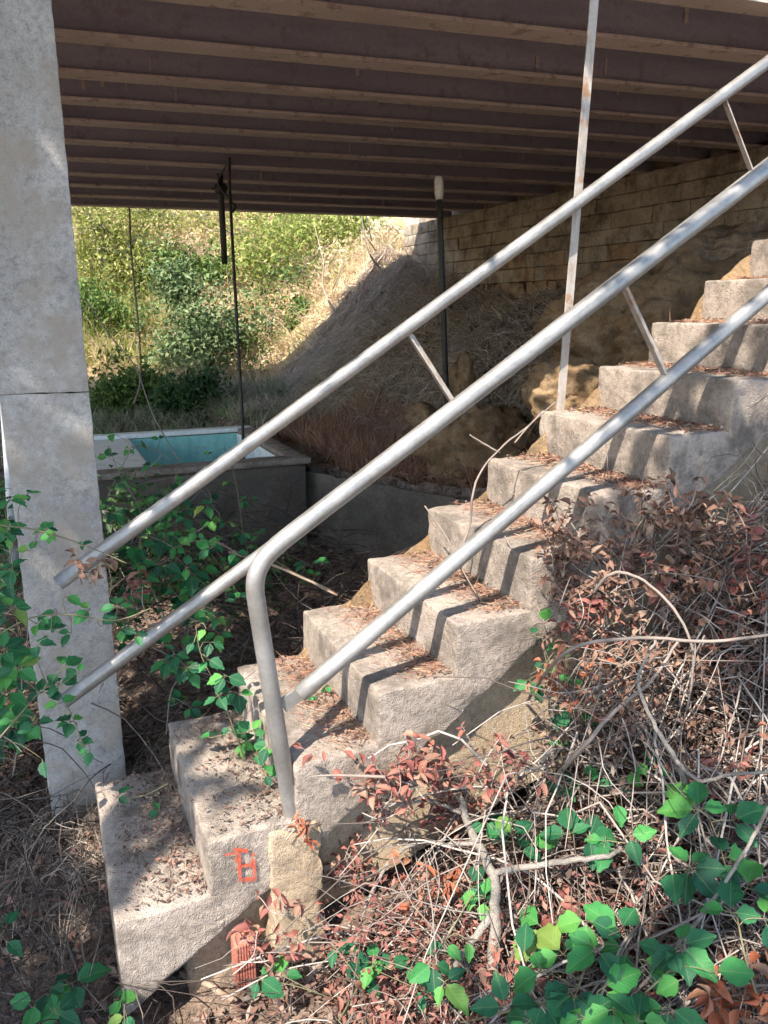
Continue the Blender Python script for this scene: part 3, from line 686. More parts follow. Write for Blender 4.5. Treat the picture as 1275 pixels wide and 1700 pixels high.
B('bramble with two leaf groups behind the forked grey branch', [(760, 1450, -.2), (820, 1400), (880, 1400), (950, 1390), (1040, 1400)],
  [(805, 1363, 42), (850, 1388, 48), (880, 1402, 46, 2), (862, 1412, 42, 2), (945, 1385, 50), (978, 1390, 48, 5), (1005, 1398, 46, 2), (1045, 1388, 42, 2)], .34)
B('thin bramble low beside the trunk of the forked branch', [(820, 1480, -.2), (790, 1480), (740, 1560), (700, 1620)],
  [(782, 1470, 46), (805, 1492, 44), (740, 1565, 40, 2), (718, 1600, 46), (738, 1630, 48), (775, 1560, 38, 1)], .3)
B('bramble sprig among red litter at bottom centre', [(560, 1700, -.2), (600, 1630), (630, 1595)],
  [(620, 1598, 42), (600, 1630, 44), (650, 1610, 36, 2), (555, 1570, 40, 2), (430, 1625, 38), (470, 1620, 36, 2), (690, 1640, 40, 3)], .2)
D('bramble shoot climbing past the shaded flank of the steps', [(945, 1320), (930, 1240), (925, 1150), (905, 1090), (900, 1035)],
  [(905, 1035, 40, 1), (878, 1128, 46, 2), (905, 1100, 34, 2), (935, 1072, 34, 2), (925, 1180, 34, 1), (950, 1190, 36, 2), (930, 1240, 30, 2), (950, 1140, 34, 2), (885, 1055, 28, 1), (975, 1205, 34, 2)], 2.26)
D('dark bramble mesh before the left end of the tank', [(150, 900), (190, 800), (230, 740), (290, 770), (350, 830)],
  [(180, 760, 22, 3), (215, 745, 20, 3), (200, 800, 24, 5), (250, 775, 22, 3), (180, 840, 24, 5), (240, 830, 26, 3), (290, 800, 22, 3), (220, 880, 26, 5), (300, 850, 24, 3), (265, 730, 18, 2), (330, 790, 20, 2), (185, 720, 18, 2)], 4.1, stem_mat='twig')
D('second dark bramble mesh low beside the pier edge', [(175, 1080), (215, 960), (235, 860), (200, 790), (180, 740)],
  [(205, 900, 28, 3), (225, 930, 28, 3), (215, 990, 30, 3), (250, 950, 28, 3), (235, 1010, 28, 2), (190, 850, 26, 3), (275, 880, 28, 3)], 3.3, stem_mat='twig')
def thick(label, box, n, size, y, seed):
    random.seed(seed); x0, y0, x1, y1 = box; path = [(random.uniform(x0, x1), y1 + 30)] + [(random.uniform(x0, x1), y1 + (y0 - y1) * k / 4) for k in range(1, 5)]
    return D(label, path, [(random.uniform(x0, x1), random.uniform(y0, y1), size * random.uniform(.7, 1.2), random.choice((2, 3, 3, 5))) for _ in range(n)], y, stem_mat='twig')
thick('dim bramble mass behind the lower far rail', (205, 880, 330, 1010), 16, 36, 3.0, 31)
thick('dim bramble mass between the far rails left of the bend', (290, 900, 430, 1060), 14, 34, 2.95, 32)
thick('dim bramble mass over the pit beside the lowest treads', (205, 1020, 330, 1190), 14, 34, 2.75, 33)
thick('dark bramble mass at the left edge beside the pier shaft', (-20, 790, 45, 960), 14, 36, 3.0, 34)
thick('dark bramble mass at the left edge beside the pier foot', (-20, 960, 55, 1260), 20, 38, 2.7, 35)
thick('fine bramble mesh over the tank front', (190, 790, 360, 890), 14, 26, 4.0, 36)
# left side, in front of the pier
D('bramble hanging before the pier above the lower far rail', [(-40, 1080), (40, 1030), (110, 1020), (190, 1030), (250, 1010)],
  [(108, 990, 34, 1), (95, 1018, 36, 2), (150, 1012, 32, 2), (195, 1008, 38, 3), (168, 1040, 38, 1), (200, 1045, 34, 3), (85, 1046, 30, 2), (118, 1050, 32, 2), (225, 1055, 28, 2), (60, 1035, 36, 3), (20, 1010, 40, 5)], 2.18)
D('bramble heap leaning on the lower left of the pier', [(-30, 1260), (30, 1190), (80, 1140), (110, 1170), (140, 1240)],
  [(60, 1070, 34, 3), (105, 1108, 38, 3), (98, 1135, 34, 5), (130, 1118, 30, 2), (70, 1150, 38, 5), (100, 1168, 40, 3), (118, 1198, 36, 5), (130, 1228, 30, 3), (30, 1110, 44, 5), (10, 1150, 44, 5), (25, 1195, 42, 5), (60, 1200, 38, 3), (150, 1245, 28, 2), (70, 1260, 32, 1), (5, 1080, 44, 5)], 2.14)
D('small bramble spray over the far rail stub', [(-20, 870), (60, 880), (140, 905), (210, 935)],
  [(78, 880, 26, 5), (85, 890, 24, 3), (135, 905, 18, 3), (45, 820, 24, 3), (15, 830, 34, 5), (10, 880, 34, 5), (20, 945, 36, 5), (50, 915, 26, 2)], 2.2)
D('bramble tangle behind the bent post of the handrail', [(180, 1080), (230, 980), (260, 900), (330, 900), (400, 990)],
  [(250, 905, 32, 3), (275, 895, 34, 5), (228, 960, 34, 3), (290, 950, 34, 5), (335, 945, 34, 3), (262, 985, 34, 3), (345, 985, 36, 2), (310, 1000, 34, 3), (375, 935, 34, 3), (240, 870, 28, 3), (310, 860, 30, 3), (300, 825, 26, 3), (350, 905, 30, 3)], 3.1)
D('slender upright bramble shoot before the dark tank wall', [(425, 960), (405, 890), (395, 820), (385, 775), (372, 740)],
  [(400, 832, 20, 3), (375, 868, 18, 2), (420, 828, 18, 2), (402, 886, 22, 3), (432, 890, 24, 2), (378, 800, 14, 2), (345, 755, 14, 2), (440, 885, 18, 1)], 3.6, r=.0028)
D('bright sunlit bramble shoot left of the bent post', [(420, 1300), (395, 1230), (365, 1150), (335, 1090), (325, 1040)],
  [(342, 1043, 32, 1), (350, 1066, 30, 2), (322, 1066, 28, 1), (310, 1110, 30, 2), (345, 1095, 30, 2), (375, 1122, 42, 3), (362, 1155, 36, 3), (395, 1150, 36, 3), (383, 1205, 34, 2), (350, 1225, 36, 2), (398, 1232, 34, 3), (418, 1215, 34, 3), (440, 1212, 32, 2)], 2.33)
D('leafy bramble stub at the foot of the bent post', [(455, 1330), (440, 1290), (430, 1260)], [(440, 1285, 34, 3), (425, 1250, 30, 3), (455, 1295, 28, 2), (445, 1240, 30, 2)], 2.2)
D('tiny green seedling on a tread under the lower rail', [(522, 1172), (525, 1160), (528, 1152)], [(520, 1155, 20, 5), (540, 1140, 16, 3), (515, 1165, 18, 3), (548, 1138, 16, 2)], 2.42, r=.0016)
B('bramble seedling in the bottom left corner', [(60, 1699, -.1), (85, 1660), (110, 1630)], [(85, 1642, 44, 3), (120, 1632, 46, 2), (60, 1662, 44, 2), (92, 1682, 44, 3), (110, 1655, 40, 2)], .12)
B('two pale leaves at the left edge near the ground', [(-20, 1580, -.1), (-5, 1560), (5, 1545)], [(8, 1540, 34, 2), (10, 1562, 30, 1)], .14)
B('few green leaves beside the lowest step corner', [(230, 1699, -.1), (200, 1670), (190, 1655)], [(195, 1660, 30, 3), (210, 1685, 34, 2), (180, 1690, 26, 2)], .08)
D('two leaf sprig lying across the lowest tread', [(280, 1300), (240, 1320), (200, 1325)], [(195, 1322, 30, 2), (230, 1335, 22, 2), (265, 1345, 22, 2)], 2.32)
D('pale sprig of narrow leaves behind the handrail bend', [(560, 985), (520, 965), (480, 945), (440, 920)], [(505, 940, 26, 3), (535, 935, 22, 3), (520, 955, 18, 2)], 3.3)

# ------------------------------------------------------------------ dry leaf sprays
def spray(label, px, py, rad, n, kind, y=None, h=.3, size=24, spread=.5):
    c = atv(px, py, y) if (y and y < 0) else aty(px, py, y) if y else onsurf(px, py, h); d = (c - CAM).length; R = rad * d / F_PX; S = size * d / F_PX * .86
    t = thing('dry_leaf_spray', label, 'dry leaves', c - UP * R, 'dry leaf sprays'); mb = MB(); n = int(n * 2.4) if kind == 'dry_brown' else int(n * 1.8)
    nst = max(4, n // 8)
    for s in range(nst):
        e = c + Vector((random.gauss(0, .6), random.gauss(0, .35), random.gauss(0, .55))) * R
        b0 = c + Vector((random.gauss(0, .45) * R, random.gauss(0, .25) * R, -R * random.uniform(.6, 1.2))); m = (e + b0) / 2 + rvec(.22 * R); P = spline([b0, m, e, e + (e - m) * .5 - UP * .12 * R], 5)
        mb.tube(P, taper(.0022, .0008, len(P)), 5); k0 = len(P) // 4; nl = n // nst
        for i in range(nl):
            j = min(len(P) - 2, k0 + int((len(P) - 1 - k0) * (i + random.random()) / nl)); q = P[j].lerp(P[j + 1], random.random()); ax = (P[j + 1] - P[j]).normalized()
            sd = ax.orthogonal().normalized(); sd = Matrix.Rotation(2.4 * i + random.uniform(-.5, .5), 3, ax) @ sd; dr = (sd * .8 + ax * .55 - UP * .35 + rvec(.15)).normalized()
            put_leaf(random.choice(DRYM[kind if random.random() < .8 else 'dry_brown']), t, q, ((CAM - q).normalized() * .4 + UP * .5 + rvec(.45)), dr, S * random.choice((.5, .7, .8, .9, 1.1)))
    mb.build('twig', M['twig'], t); return t
SPR = [
 ('crimson dry leaf spray right of the post foot', 640, 1300, 58, 70, 'dry_red', 1.98, 0, 30),
 ('crimson dry leaves against the soffit edge', 690, 1265, 45, 40, 'dry_red', 2.05, 0, 32),
 ('bright orange red leaves at the very foot of the post', 492, 1378, 24, 16, 'dry_orange', 1.97, 0, 22),
 ('orange red leaves left of the grey trunk', 718, 1452, 42, 40, 'dry_orange', None, .3, 30),
 ('pink red leaf bunch under the painted mark', 425, 1556, 42, 44, 'dry_red', 1.80, 0, 26),
 ('few red leaves right of the painted step', 478, 1492, 24, 12, 'dry_red', 1.84, 0, 28),
 ('dusky red leaves over the lower plaster wall', 580, 1345, 55, 50, 'dry_red', None, .34, 26),
 ('brown red leaves on the sunlit plaster wall', 845, 1280, 48, 50, 'dry_red', 2.02, 0, 24),
 ('brown dry leaf bush leaning on the shaded step flank', 965, 895, 62, 90, 'dry_brown', 2.32, 0, 24),
 ('brown dry leaf bush above the shaded flank corner', 1010, 950, 55, 70, 'dry_brown', 2.28, 0, 24),
 ('rusty hanging leaves beside the broken soffit', 1110, 850, 55, 70, 'dry_brown', 2.4, 0, 24),
 ('pale brown leaf bush at the right edge under the steps', 1195, 880, 62, 90, 'dry_brown', 2.42, 0, 26),
 ('reddish dry bush at the right edge of the picture', 1255, 920, 60, 80, 'dry_red', 2.3, 0, 26),
 ('red leaves below the brown bushes', 985, 1010, 38, 40, 'dry_red', 2.2, 0, 24),
 ('mixed rusty leaves around the climbing bramble shoot', 945, 1130, 52, 70, 'dry_orange', 2.18, 0, 22),
 ('dark rusty leaves in the shade right of the climbing shoot', 1010, 1085, 55, 50, 'dry_brown', 2.15, 0, 22),
 ('curled pinkish leaves in the centre of the dead stems', 925, 1505, 32, 22, 'dry_red', None, .26, 26),
 ('brown leaves deep in the stems at right', 1140, 1130, 75, 80, 'dry_brown', None, .3, 22),
 ('red brown leaves in the stems at the right edge', 1225, 1280, 60, 60, 'dry_red', None, .3, 22),
 ('pale pink sunlit leaves along the bottom edge', 640, 1672, 70, 70, 'dry_red', None, .14, 24),
 ('brown leaves around the trunk base at bottom', 790, 1640, 60, 60, 'dry_brown', None, .16, 24),
 ('big orange sunlit dead leaves in the bottom right corner', 1215, 1672, 50, 30, 'dry_orange', None, .2, 46),
 ('pinkish leaves between forked branch and bright brambles', 865, 1625, 45, 40, 'dry_red', None, .2, 22),
 ('brown leaves massed under the middle of the flank', 935, 965, 55, 60, 'dry_brown', -.84, 0, 22),
 ('rusty leaves below the flank corner left of the looping cane', 975, 1050, 55, 60, 'dry_red', -.88, 0, 22),
 ('brown leaf clump under the shaded near step ends', 1055, 905, 58, 70, 'dry_brown', -.82, 0, 24),
 ('dusky red leaf clump inside the looping cane', 1065, 985, 58, 70, 'dry_red', -.88, 0, 22),
 ('brown leaf clump right of the looping cane top', 1125, 935, 58, 70, 'dry_brown', -.85, 0, 24),
 ('rust leaf clump left of the reddish right edge bush', 1165, 985, 60, 70, 'dry_red', -.88, 0, 24),
 ('brown leaf clump below the reddish right edge bush', 1235, 1000, 60, 70, 'dry_brown', -.92, 0, 24),
 ('dull brown leaf clump at the foot of the looping cane', 1105, 1075, 60, 60, 'dry_brown', -.95, 0, 22),
 ('dull red leaf clump above the curved grey cane fork', 1200, 1090, 60, 60, 'dry_red', -1.0, 0, 22),
 ('brown leaf clump beside the end of the plaster wall', 1030, 1180, 55, 50, 'dry_brown', -.92, 0, 22),
 ('small dark leaf clump where the plaster wall disappears', 960, 1225, 45, 40, 'dry_brown', -.86, 0, 20),
 ('crimson leaf clump along the foot of the lit wall', 760, 1265, 45, 45, 'dry_red', -.80, 0, 22),
 ('muted red leaves over the broken soffit below the post', 560, 1420, 50, 50, 'dry_red', None, .25, 22),
 ('dark curled leaves caught on the far rail end', 150, 945, 22, 9, 'dry_brown', 2.3, 0, 34),
 ('maroon leaves hanging beside the pier edge', 222, 985, 26, 14, 'dry_red', 2.6, 0, 26),
 ('wine red leaves right of the crimson spray', 745, 1330, 45, 40, 'dry_red', None, .36, 26)]
for lab, px, py, rad, n, kind, y, h, size in SPR: spray(lab, px, py, rad, n, kind, y, h, size)

# ------------------------------------------------------------------ forked grey branch, canes and sticks
def branch(label, paths, name='grey_branch', mat='bark', cat='branch', group='branches in the thicket', sides=9):
    base = paths[0][0][0]; t = thing(name, label, cat, base, group)
    for i, (P, r0, r1) in enumerate(paths):
        mb = MB(); Q = spline(P, 6); Q = [q + rvec(min(.0025, r0 * .16)) for q in Q]; mb.tube(Q, taper(r0, r1, len(Q)), sides, jit=.08); mb.build('limb' if i else 'stem', M[mat], t)
    return t
def S(x, y, h): return onsurf(x, y, h)
branch('forked smooth grey branch standing in the thicket at bottom centre', [
  ([S(815, 1690, .10), S(818, 1600, .22), S(822, 1500, .30), S(818, 1450, .34), S(780, 1375, .38), S(762, 1320, .44)], .019, .011),
  ([S(818, 1450, .34), S(870, 1440, .37), S(950, 1428, .38), S(1010, 1420, .36), S(1030, 1408, .38)], .010, .006),
  ([S(820, 1515, .29), S(790, 1555, .27), S(760, 1600, .2), S(742, 1625, .12)], .012, .008),
  ([S(765, 1350, .41), S(715, 1330, .42), S(660, 1335, .42), S(620, 1330, .4)], .006, .003),
  ([S(790, 1400, .36), S(740, 1402, .36), S(690, 1400, .35), S(640, 1440, .3), S(590, 1560, .16), S(585, 1690, .02)], .007, .004)])
branch('pale slanting cane reaching from the right edge to the bottom', [([S(1300, 1290, .4), S(1250, 1390, .4), S(1180, 1500, .38), S(1090, 1610, .3), S(1040, 1660, .2)], .0055, .0035)], 'pale_cane')
branch('long dead cane arching over the stems toward the right edge', [([S(860, 1190, .3), aty(930, 1090, 2.0), aty(1040, 1060, 1.95), aty(1180, 1065, 1.9), aty(1300, 1050, 1.85)], .006, .004)], 'dead_cane', 'twig')
branch('looping dead cane above the brown leaf bushes', [([aty(985, 985, 2.2), aty(1010, 955, 2.15), aty(1050, 955, 2.1), aty(1110, 1000, 2.0), aty(1150, 1080, 1.95), aty(1140, 1180, 1.95)], .0055, .003)], 'dead_cane', 'twig')
branch('thick dead cane crossing below the climbing shoot', [([S(880, 1330, .2), aty(960, 1250, 2.0), aty(1010, 1190, 2.0), aty(1080, 1130, 2.0), aty(1130, 1060, 2.05)], .008, .004)], 'dead_cane', 'twig')
branch('curved grey cane standing at the right of the thicket', [([S(1150, 1330, .1), aty(1120, 1260, 1.85), aty(1085, 1200, 1.9), aty(1060, 1130, 1.95), aty(1090, 1060, 2.0)], .008, .004), ([aty(1120, 1260, 1.85), aty(1160, 1295, 1.8), aty(1220, 1285, 1.75), aty(1290, 1280, 1.7)], .006, .004)], 'dead_cane', 'bark')
branch('twisting bare vine draped over the step ends before the tall upright', [([aty(690, 985, 2.6), aty(770, 900, 2.62), aty(790, 800, 2.7), aty(830, 745, 2.8), aty(880, 705, 2.85), aty(897, 685, 2.9)], .0045, .003), ([aty(830, 752, 2.8), aty(800, 735, 2.8), aty(780, 722, 2.8)], .004, .0025), ([aty(855, 735, 2.82), aty(885, 700, 2.85), aty(925, 665, 2.9)], .0035, .002)], 'bare_vine', 'twig', 'vine')
for i, (lab, pts, r) in enumerate((('thin vine hanging from the lower rail across two risers', [(1002, 700, 2.66), (1008, 760, 2.66), (1015, 830, 2.58), (1060, 905, 2.45)], .0022),
    ('thin vine over the shaded riser right of the hanging vine', [(1140, 705, 2.72), (1090, 750, 2.7), (1066, 800, 2.62), (1064, 860, 2.5)], .002),
    ('thin bare stem lying down the middle risers', [(705, 840, 2.75), (740, 890, 2.66), (770, 950, 2.5), (800, 1000, 2.42)], .0032),
    ('thin bare stem beside the near ends of the middle risers', [(838, 890, 2.5), (868, 945, 2.42), (890, 1000, 2.36), (905, 1040, 2.3)], .003),
    ('thin vine curving along an upper riser at the right edge', [(1110, 640, 2.95), (1180, 635, 2.88), (1230, 640, 2.8), (1300, 650, 2.76)], .0025))):
    branch(lab, [([aty(*p) for p in pts], r, r * .6)], 'bare_vine', 'twig', 'vine', 'vines over the steps', 5)
branch('broken pale stick lying below the lowest step', [([S(300, 1617, .03), S(345, 1635, .04), S(392, 1662, .03)], .011, .009)], 'broken_stick', 'wood', 'stick', 'sticks on the ground')
branch('short sawn branch with reddish end under the plaster block', [([S(446, 1494, .12), S(480, 1500, .12), S(530, 1515, .1)], .016, .015)], 'broken_stick', 'wood', 'stick', 'sticks on the ground')
branch('dark sharp stick pointing left across the lit step front', [([aty(516, 1289, 1.93), aty(560, 1287, 1.93), aty(640, 1290, 1.9)], .002, .005)], 'broken_stick', 'twig', 'stick', 'sticks on the ground')
branch('pale cane leaning behind the bend of the handrail', [([aty(380, 915, 3.3), aty(470, 945, 3.2), aty(560, 988, 3.1)], .008, .005)], 'pale_cane', 'wood')

# ------------------------------------------------------------------ stems, straw and litter too many to count
def tangle(name, label, mat, n, urange, vrange, hgt, length, r, cat='stems', seed=1, sides=4, flat=.35, fall=False):
    random.seed(seed); mb = MB()
    for i in range(n):
        u, v = random.uniform(*urange), random.uniform(*vrange); p = uvz(u, v, 0); hg = hgt if not fall else hgt * (.3 + .7 * float(sstep(-1.4, -.95, v))); p.z = gzp(p) + random.uniform(0, 1) ** .8 * hg
        d = Vector((random.gauss(0, 1), random.gauss(0, 1), random.gauss(.15, flat))).normalized(); L = random.uniform(.4, 1) * length; P = [p]; m = random.randint(5, 8); rr = random.uniform(.5, 1) * r
        curl = rvec(.35)
        for k in range(m):
            d = (d + curl / m * 1.6 + rvec(.13) - UP * .09).normalized(); q = P[-1] + d * L / m; gl = gzp(q); uq, vq = to_uv(q)
            if q.z < gl + .004: q.z = gl + .006; d.z = abs(d.z) * .5
            q.z = min(q.z, gl + (hg if not fall else hgt * (.3 + .7 * float(sstep(-1.4, -.95, vq)))) * 1.2)
            if vq > vrange[1] + .04: q -= VF * (vq - vrange[1] - .02)
            P.append(q)
        mb.tube(P, taper(rr, rr * .4, len(P)), sides, False)
    o = mb.build(name, M[mat], None); return tag(o, label, cat, None, 'stuff')
tangle('dead_stems', 'tangle of dead grey bramble stems beside the stairs', 'twig', 1700, (.85, 3.3), (-1.75, -.80), .42, .7, .0036, seed=5, fall=True)
tangle('dead_stems', 'upright wall of dead stems against the stair flank', 'twig', 700, (1.3, 3.4), (-1.12, -.80), .72, .6, .0034, seed=15, flat=.8)
tangle('pale_canes', 'long pale grey dead canes arching over the thicket', 'pale_twig', 150, (1.1, 3.3), (-1.5, -.82), .55, 1.3, .0055, seed=25, flat=.5, sides=6, fall=True)
tangle('dead_stems', 'low tangle of dead stems before the lowest steps', 'twig', 330, (.25, 1.9), (-1.9, -.85), .2, .55, .0034, seed=6)
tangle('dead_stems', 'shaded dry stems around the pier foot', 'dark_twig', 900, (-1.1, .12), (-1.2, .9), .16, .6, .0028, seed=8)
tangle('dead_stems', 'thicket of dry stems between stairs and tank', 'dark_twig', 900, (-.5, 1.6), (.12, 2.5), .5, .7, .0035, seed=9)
def ribbons(P, D, L, W, droop, nseg=3, side=None):
    N = len(P); P = np.asarray(P); D = np.asarray(D); S = np.cross(D, RNG.normal(size=(N, 3))) if side is None else side
    S /= np.linalg.norm(S, axis=1, keepdims=True) + 1e-9; V = np.zeros((N, nseg + 1, 2, 3))
    for k in range(nseg + 1):
        t = k / nseg; c = P + D * (L * t)[:, None]; c[:, 2] -= droop * L * t * t; w = (W * (1 - .85 * t))[:, None]
        V[:, k, 0] = c - S * w; V[:, k, 1] = c + S * w
    b = (np.arange(N) * (nseg + 1) * 2)[:, None]; Fq = [np.concatenate([b + 2 * k, b + 2 * k + 1, b + 2 * k + 3, b + 2 * k + 2], 1) for k in range(nseg)]
    return V.reshape(-1, 3), np.concatenate(Fq)
def unit(a): return a / (np.linalg.norm(a, axis=1, keepdims=True) + 1e-9)
def uv_pts(n, ur, vr):
    u = RNG.uniform(*ur, n); v = RNG.uniform(*vr, n); x = O0.x + RU.x * u + VF.x * v; y = O0.y + RU.y * u + VF.y * v; return u, v, x, y
def grass(name, label, mat, n, ur, vr, L, W, droop, mask=None, lean=(0, 0, 1), spread=.5, cat='grass', tuft=5):
    u, v, x, y = uv_pts(n // tuft, ur, vr)
    if mask is not None: k = mask(u, v, x, y); x, y = x[k], y[k]
    x = np.repeat(x, tuft) + RNG.normal(0, .03, len(x) * tuft); y = np.repeat(y, tuft) + RNG.normal(0, .03, len(y) * tuft); m = len(x)
    P = np.stack([x, y, gz(x, y) - .01], 1); Dd = unit(np.array(lean) + np.repeat(RNG.normal(0, spread, (m // tuft, 3)), tuft, 0) + RNG.normal(0, spread * .45, (m, 3))); Ls = RNG.uniform(*L, m)
    Vv, Ff = ribbons(P, Dd, Ls, RNG.uniform(*W, m), RNG.uniform(*droop, m)); return tag(link(name, mesh_np(name, Vv, Ff), M[mat]), label, cat, None, 'stuff')
lean_bank = tuple(-RU * .55 + UP * .65 - VF * .15)
wallcut = lambda u, v, x, y: (u < 5.12) & ((v > 2.9) | (u > 1.86 + (2.8 - v) * .458 + .5))
grass('dry_grass', 'grey dry grass draped over the bank below the abutment', 'straw', 60000, (2.3, 5.15), (1.6, 8.5), (.15, .5), (.003, .008), (.5, 1.4), wallcut, lean_bank, .6, tuft=12)
grass('reddish_grass', 'reddish dry grass on the ledge right of the tank', 'straw_red', 16000, (1.95, 3.0), (1.5, 4.6), (.12, .36), (.002, .005), (.1, .6), lambda u, v, x, y: u > np.where(v < 2.8, 1.86 + (2.8 - v) * .458, 1.9) + .12, (0, 0, 1), .4)
grass('hill_grass', 'sunlit dry straw grass across the slope beyond the bridge', 'crown_dry', 52000, (-5, 6.5), (8.6, 16), (.2, .6), (.005, .011), (.1, .8), lambda u, v, x, y: vnoise(x * .8, y * .8, 3) > -.4, (0, -.3, .8), .5)
grass('green_grass', 'yellow green reeds on the upper slope', 'grass_sun', 26000, (-3, 5.2), (9.4, 15.5), (.25, .75), (.006, .012), (.1, .7), lambda u, v, x, y: vnoise(x * .55 + 5, y * .55, 6) > .04, (0, -.2, 1), .4)
grass('shaded_grass', 'grey green low grass behind the tank', 'crown_blue', 16000, (-2, 3.2), (4.8, 9.0), (.1, .35), (.003, .006), (.1, .6), lambda u, v, x, y: vnoise(x * .9, y * .9, 2) > -.05, (0, 0, 1), .5)
grass('shaded_straw', 'pale dry grass on the flat ground behind the tank', 'straw', 16000, (-2.5, 3.4), (4.5, 9.2), (.15, .4), (.002, .005), (.2, .9), None, (0, 0, 1), .6)
grass('straw_tuft', 'pale straw bent over the two lowest treads', 'straw', 1500, (-.35, .45), (-.25, .35), (.2, .45), (.001, .002), (.5, 1.2), None, (.4, -.4, .6), .35, tuft=8)
grass('straw_thatch', 'thin dry straw on the ground left of the stairs', 'dark_twig', 1800, (-1.4, .1), (-1.6, .9), (.08, .3), (.0009, .002), (.2, .8), None, (0, 0, .5), .8)

def litter(name, label, mat, P, size, nrm=None, flat=.45):
    N = len(P); n = unit((np.array([0, 0, 1.0]) if nrm is None else nrm) + RNG.normal(0, flat, (N, 3))); a = unit(np.cross(n, RNG.normal(size=(N, 3)))); b = np.cross(n, a)
    s = RNG.uniform(*size, N)[:, None]; w = s * RNG.uniform(.25, .5, (N, 1)); cu = n * s * RNG.uniform(-.1, .35, (N, 1)); P = np.asarray(P)
    V = np.stack([P - a * s, P - b * w + cu, P + a * s, P + b * w + cu], 1).reshape(-1, 3); q = np.arange(N)[:, None] * 4
    return tag(link(name, mesh_np(name, V, np.concatenate([q + np.array([[0, 1, 2]]), q + np.array([[0, 2, 3]])])), M[mat], None, False), label, 'leaf litter', None, 'stuff')
def ground_pts(n, ur, vr, h): u, v, x, y = uv_pts(n, ur, vr); return np.stack([x, y, gz(x, y) + RNG.uniform(.002, h, n)], 1)
litter('leaf_litter', 'brown leaf litter under the thicket at right', 'litter', ground_pts(15000, (.1, 3.4), (-2.1, -.78), .05), (.012, .026))
litter('leaf_litter', 'grey brown leaf litter around the pier', 'litter', ground_pts(9000, (-1.6, .0), (-1.9, 1.0), .035), (.012, .028))
litter('hanging_dead_leaves', 'small dead leaves caught among the grey stems', 'litter', ground_pts(5000, (1.0, 3.3), (-1.25, -.84), .36), (.011, .022), None, 1.2)
litter('hanging_dead_leaves', 'small brown leaves hanging thick against the stair flank', 'litter', ground_pts(3000, (1.35, 3.4), (-1.15, -.80), .62), (.010, .02), None, 1.2)
litter('hanging_red_leaves', 'small muted red leaves caught low along the stair foot', 'red_bits', ground_pts(2600, (.55, 1.5), (-1.35, -.80), .30), (.009, .018), None, 1.2)
litter('leaf_litter', 'dark leaf litter on the pit floor behind the stairs', 'litter', ground_pts(6000, (-.4, 2.0), (.2, 2.6), .04), (.012, .026))
litter('pink_litter', 'pinkish dead leaves strewn along the bottom of the picture', 'red_bits', ground_pts(3800, (.0, 1.7), (-2.0, -1.15), .06), (.012, .028), None, .7)
# needles and leaf crumbs lying on the treads
def tread_pts(k, n, vr, back=.6, z=.006):
    u = (k + 1 - RNG.beta(1.0, 2.2, n) * back) * RUN - .008; v = RNG.uniform(*vr, n)
    return np.stack([O0.x + RU.x * u + VF.x * v, O0.y + RU.y * u + VF.y * v, np.full(n, O0.z + k * RISE) + RNG.uniform(.003, z, n)], 1)
for nm, lab, mt, spec in (('needle_litter', 'reddish pine needles swept against the step risers', 'needles', [(k, 800, (-.70, -.02), .75) for k in range(2, 12)]),):
    Ps = np.concatenate([tread_pts(k, n, vr, bk, .012) for k, n, vr, bk in spec]); m = len(Ps)
    dirs = unit(RNG.normal(0, 1, (m, 3)) * np.array([1, 1, .12])); Vv, Ff = ribbons(Ps, dirs, RNG.uniform(.025, .07, m), RNG.uniform(.0009, .0018, m), np.zeros(m), 2)
    tag(link(nm, mesh_np(nm, Vv, Ff), M[mt]), lab, 'needles', None, 'stuff')
Ps = np.concatenate([tread_pts(k, n, (-.72, -.02), bk, .018) for k, n, bk in ((0, 1100, 1.0), (1, 700, 1.0), (2, 260, .6), (3, 240, .5), (4, 300, .6), (5, 360, .6), (6, 600, .8), (7, 700, .8), (8, 500, .8), (9, 300, .7), (10, 250, .7), (11, 200, .7))])
litter('tread_litter', 'dead leaf crumbs lying on the treads', 'litter', Ps, (.003, .013))

# ------------------------------------------------------------------ shrubs and trees beyond the bridge
def leafcloud(P, size, elong=.45, up=.3):
    N = len(P); P = np.asarray(P); n = unit(np.array([0, -.25, up]) + RNG.normal(0, .8, (N, 3))); a = unit(np.cross(n, RNG.normal(size=(N, 3)))); b = np.cross(n, a)
    s = RNG.uniform(*size, N)[:, None]; w = s * elong; cu = n * s * .25
    V = np.stack([P - a * s, P - b * w + cu, P + a * s, P + b * w + cu], 1).reshape(-1, 3); q = np.arange(N)[:, None] * 4
    return V, np.concatenate([q + np.array([[0, 1, 2]]), q + np.array([[0, 2, 3]])])
def shrub(name, label, cat, base, crowns, mat, n, size, group, r=.02, clump=.16):
    t = thing(name, label, cat, base, group); mb = MB(); pts = []
    for c, rad in crowns:
        c = Vector(c); P = spline([base + rvec(.03), base.lerp(c, .5) + rvec(.08), c], 5); mb.tube(P, taper(r, r * .35, len(P)), 6)
        ncl = max(6, int(n / len(crowns) / 28))
        for k in range(ncl):
            d = rvec(1).normalized(); q = c + Vector((d.x * rad[0], d.y * rad[1], d.z * rad[2])) * abs(random.gauss(0, .62))
            if random.random() < .4: mb.tube([c.lerp(q, .1), (c + q) / 2 + rvec(.03), q], [r * .3, r * .2, r * .1], 4)
            pts.append(np.array(q) + RNG.normal(0, clump, (28, 3)) * np.array([1, 1, .7]))
    V, Fq = leafcloud(np.concatenate(pts), size); mb.build('trunk' if cat == 'tree' else 'stem', M['bark'], t); link('crown', mesh_np('crown', V, Fq), M[mat], t, False); return t
def gb(px, py, y): p = aty(px, py, y); p.z = gzp(p) - .03; return p
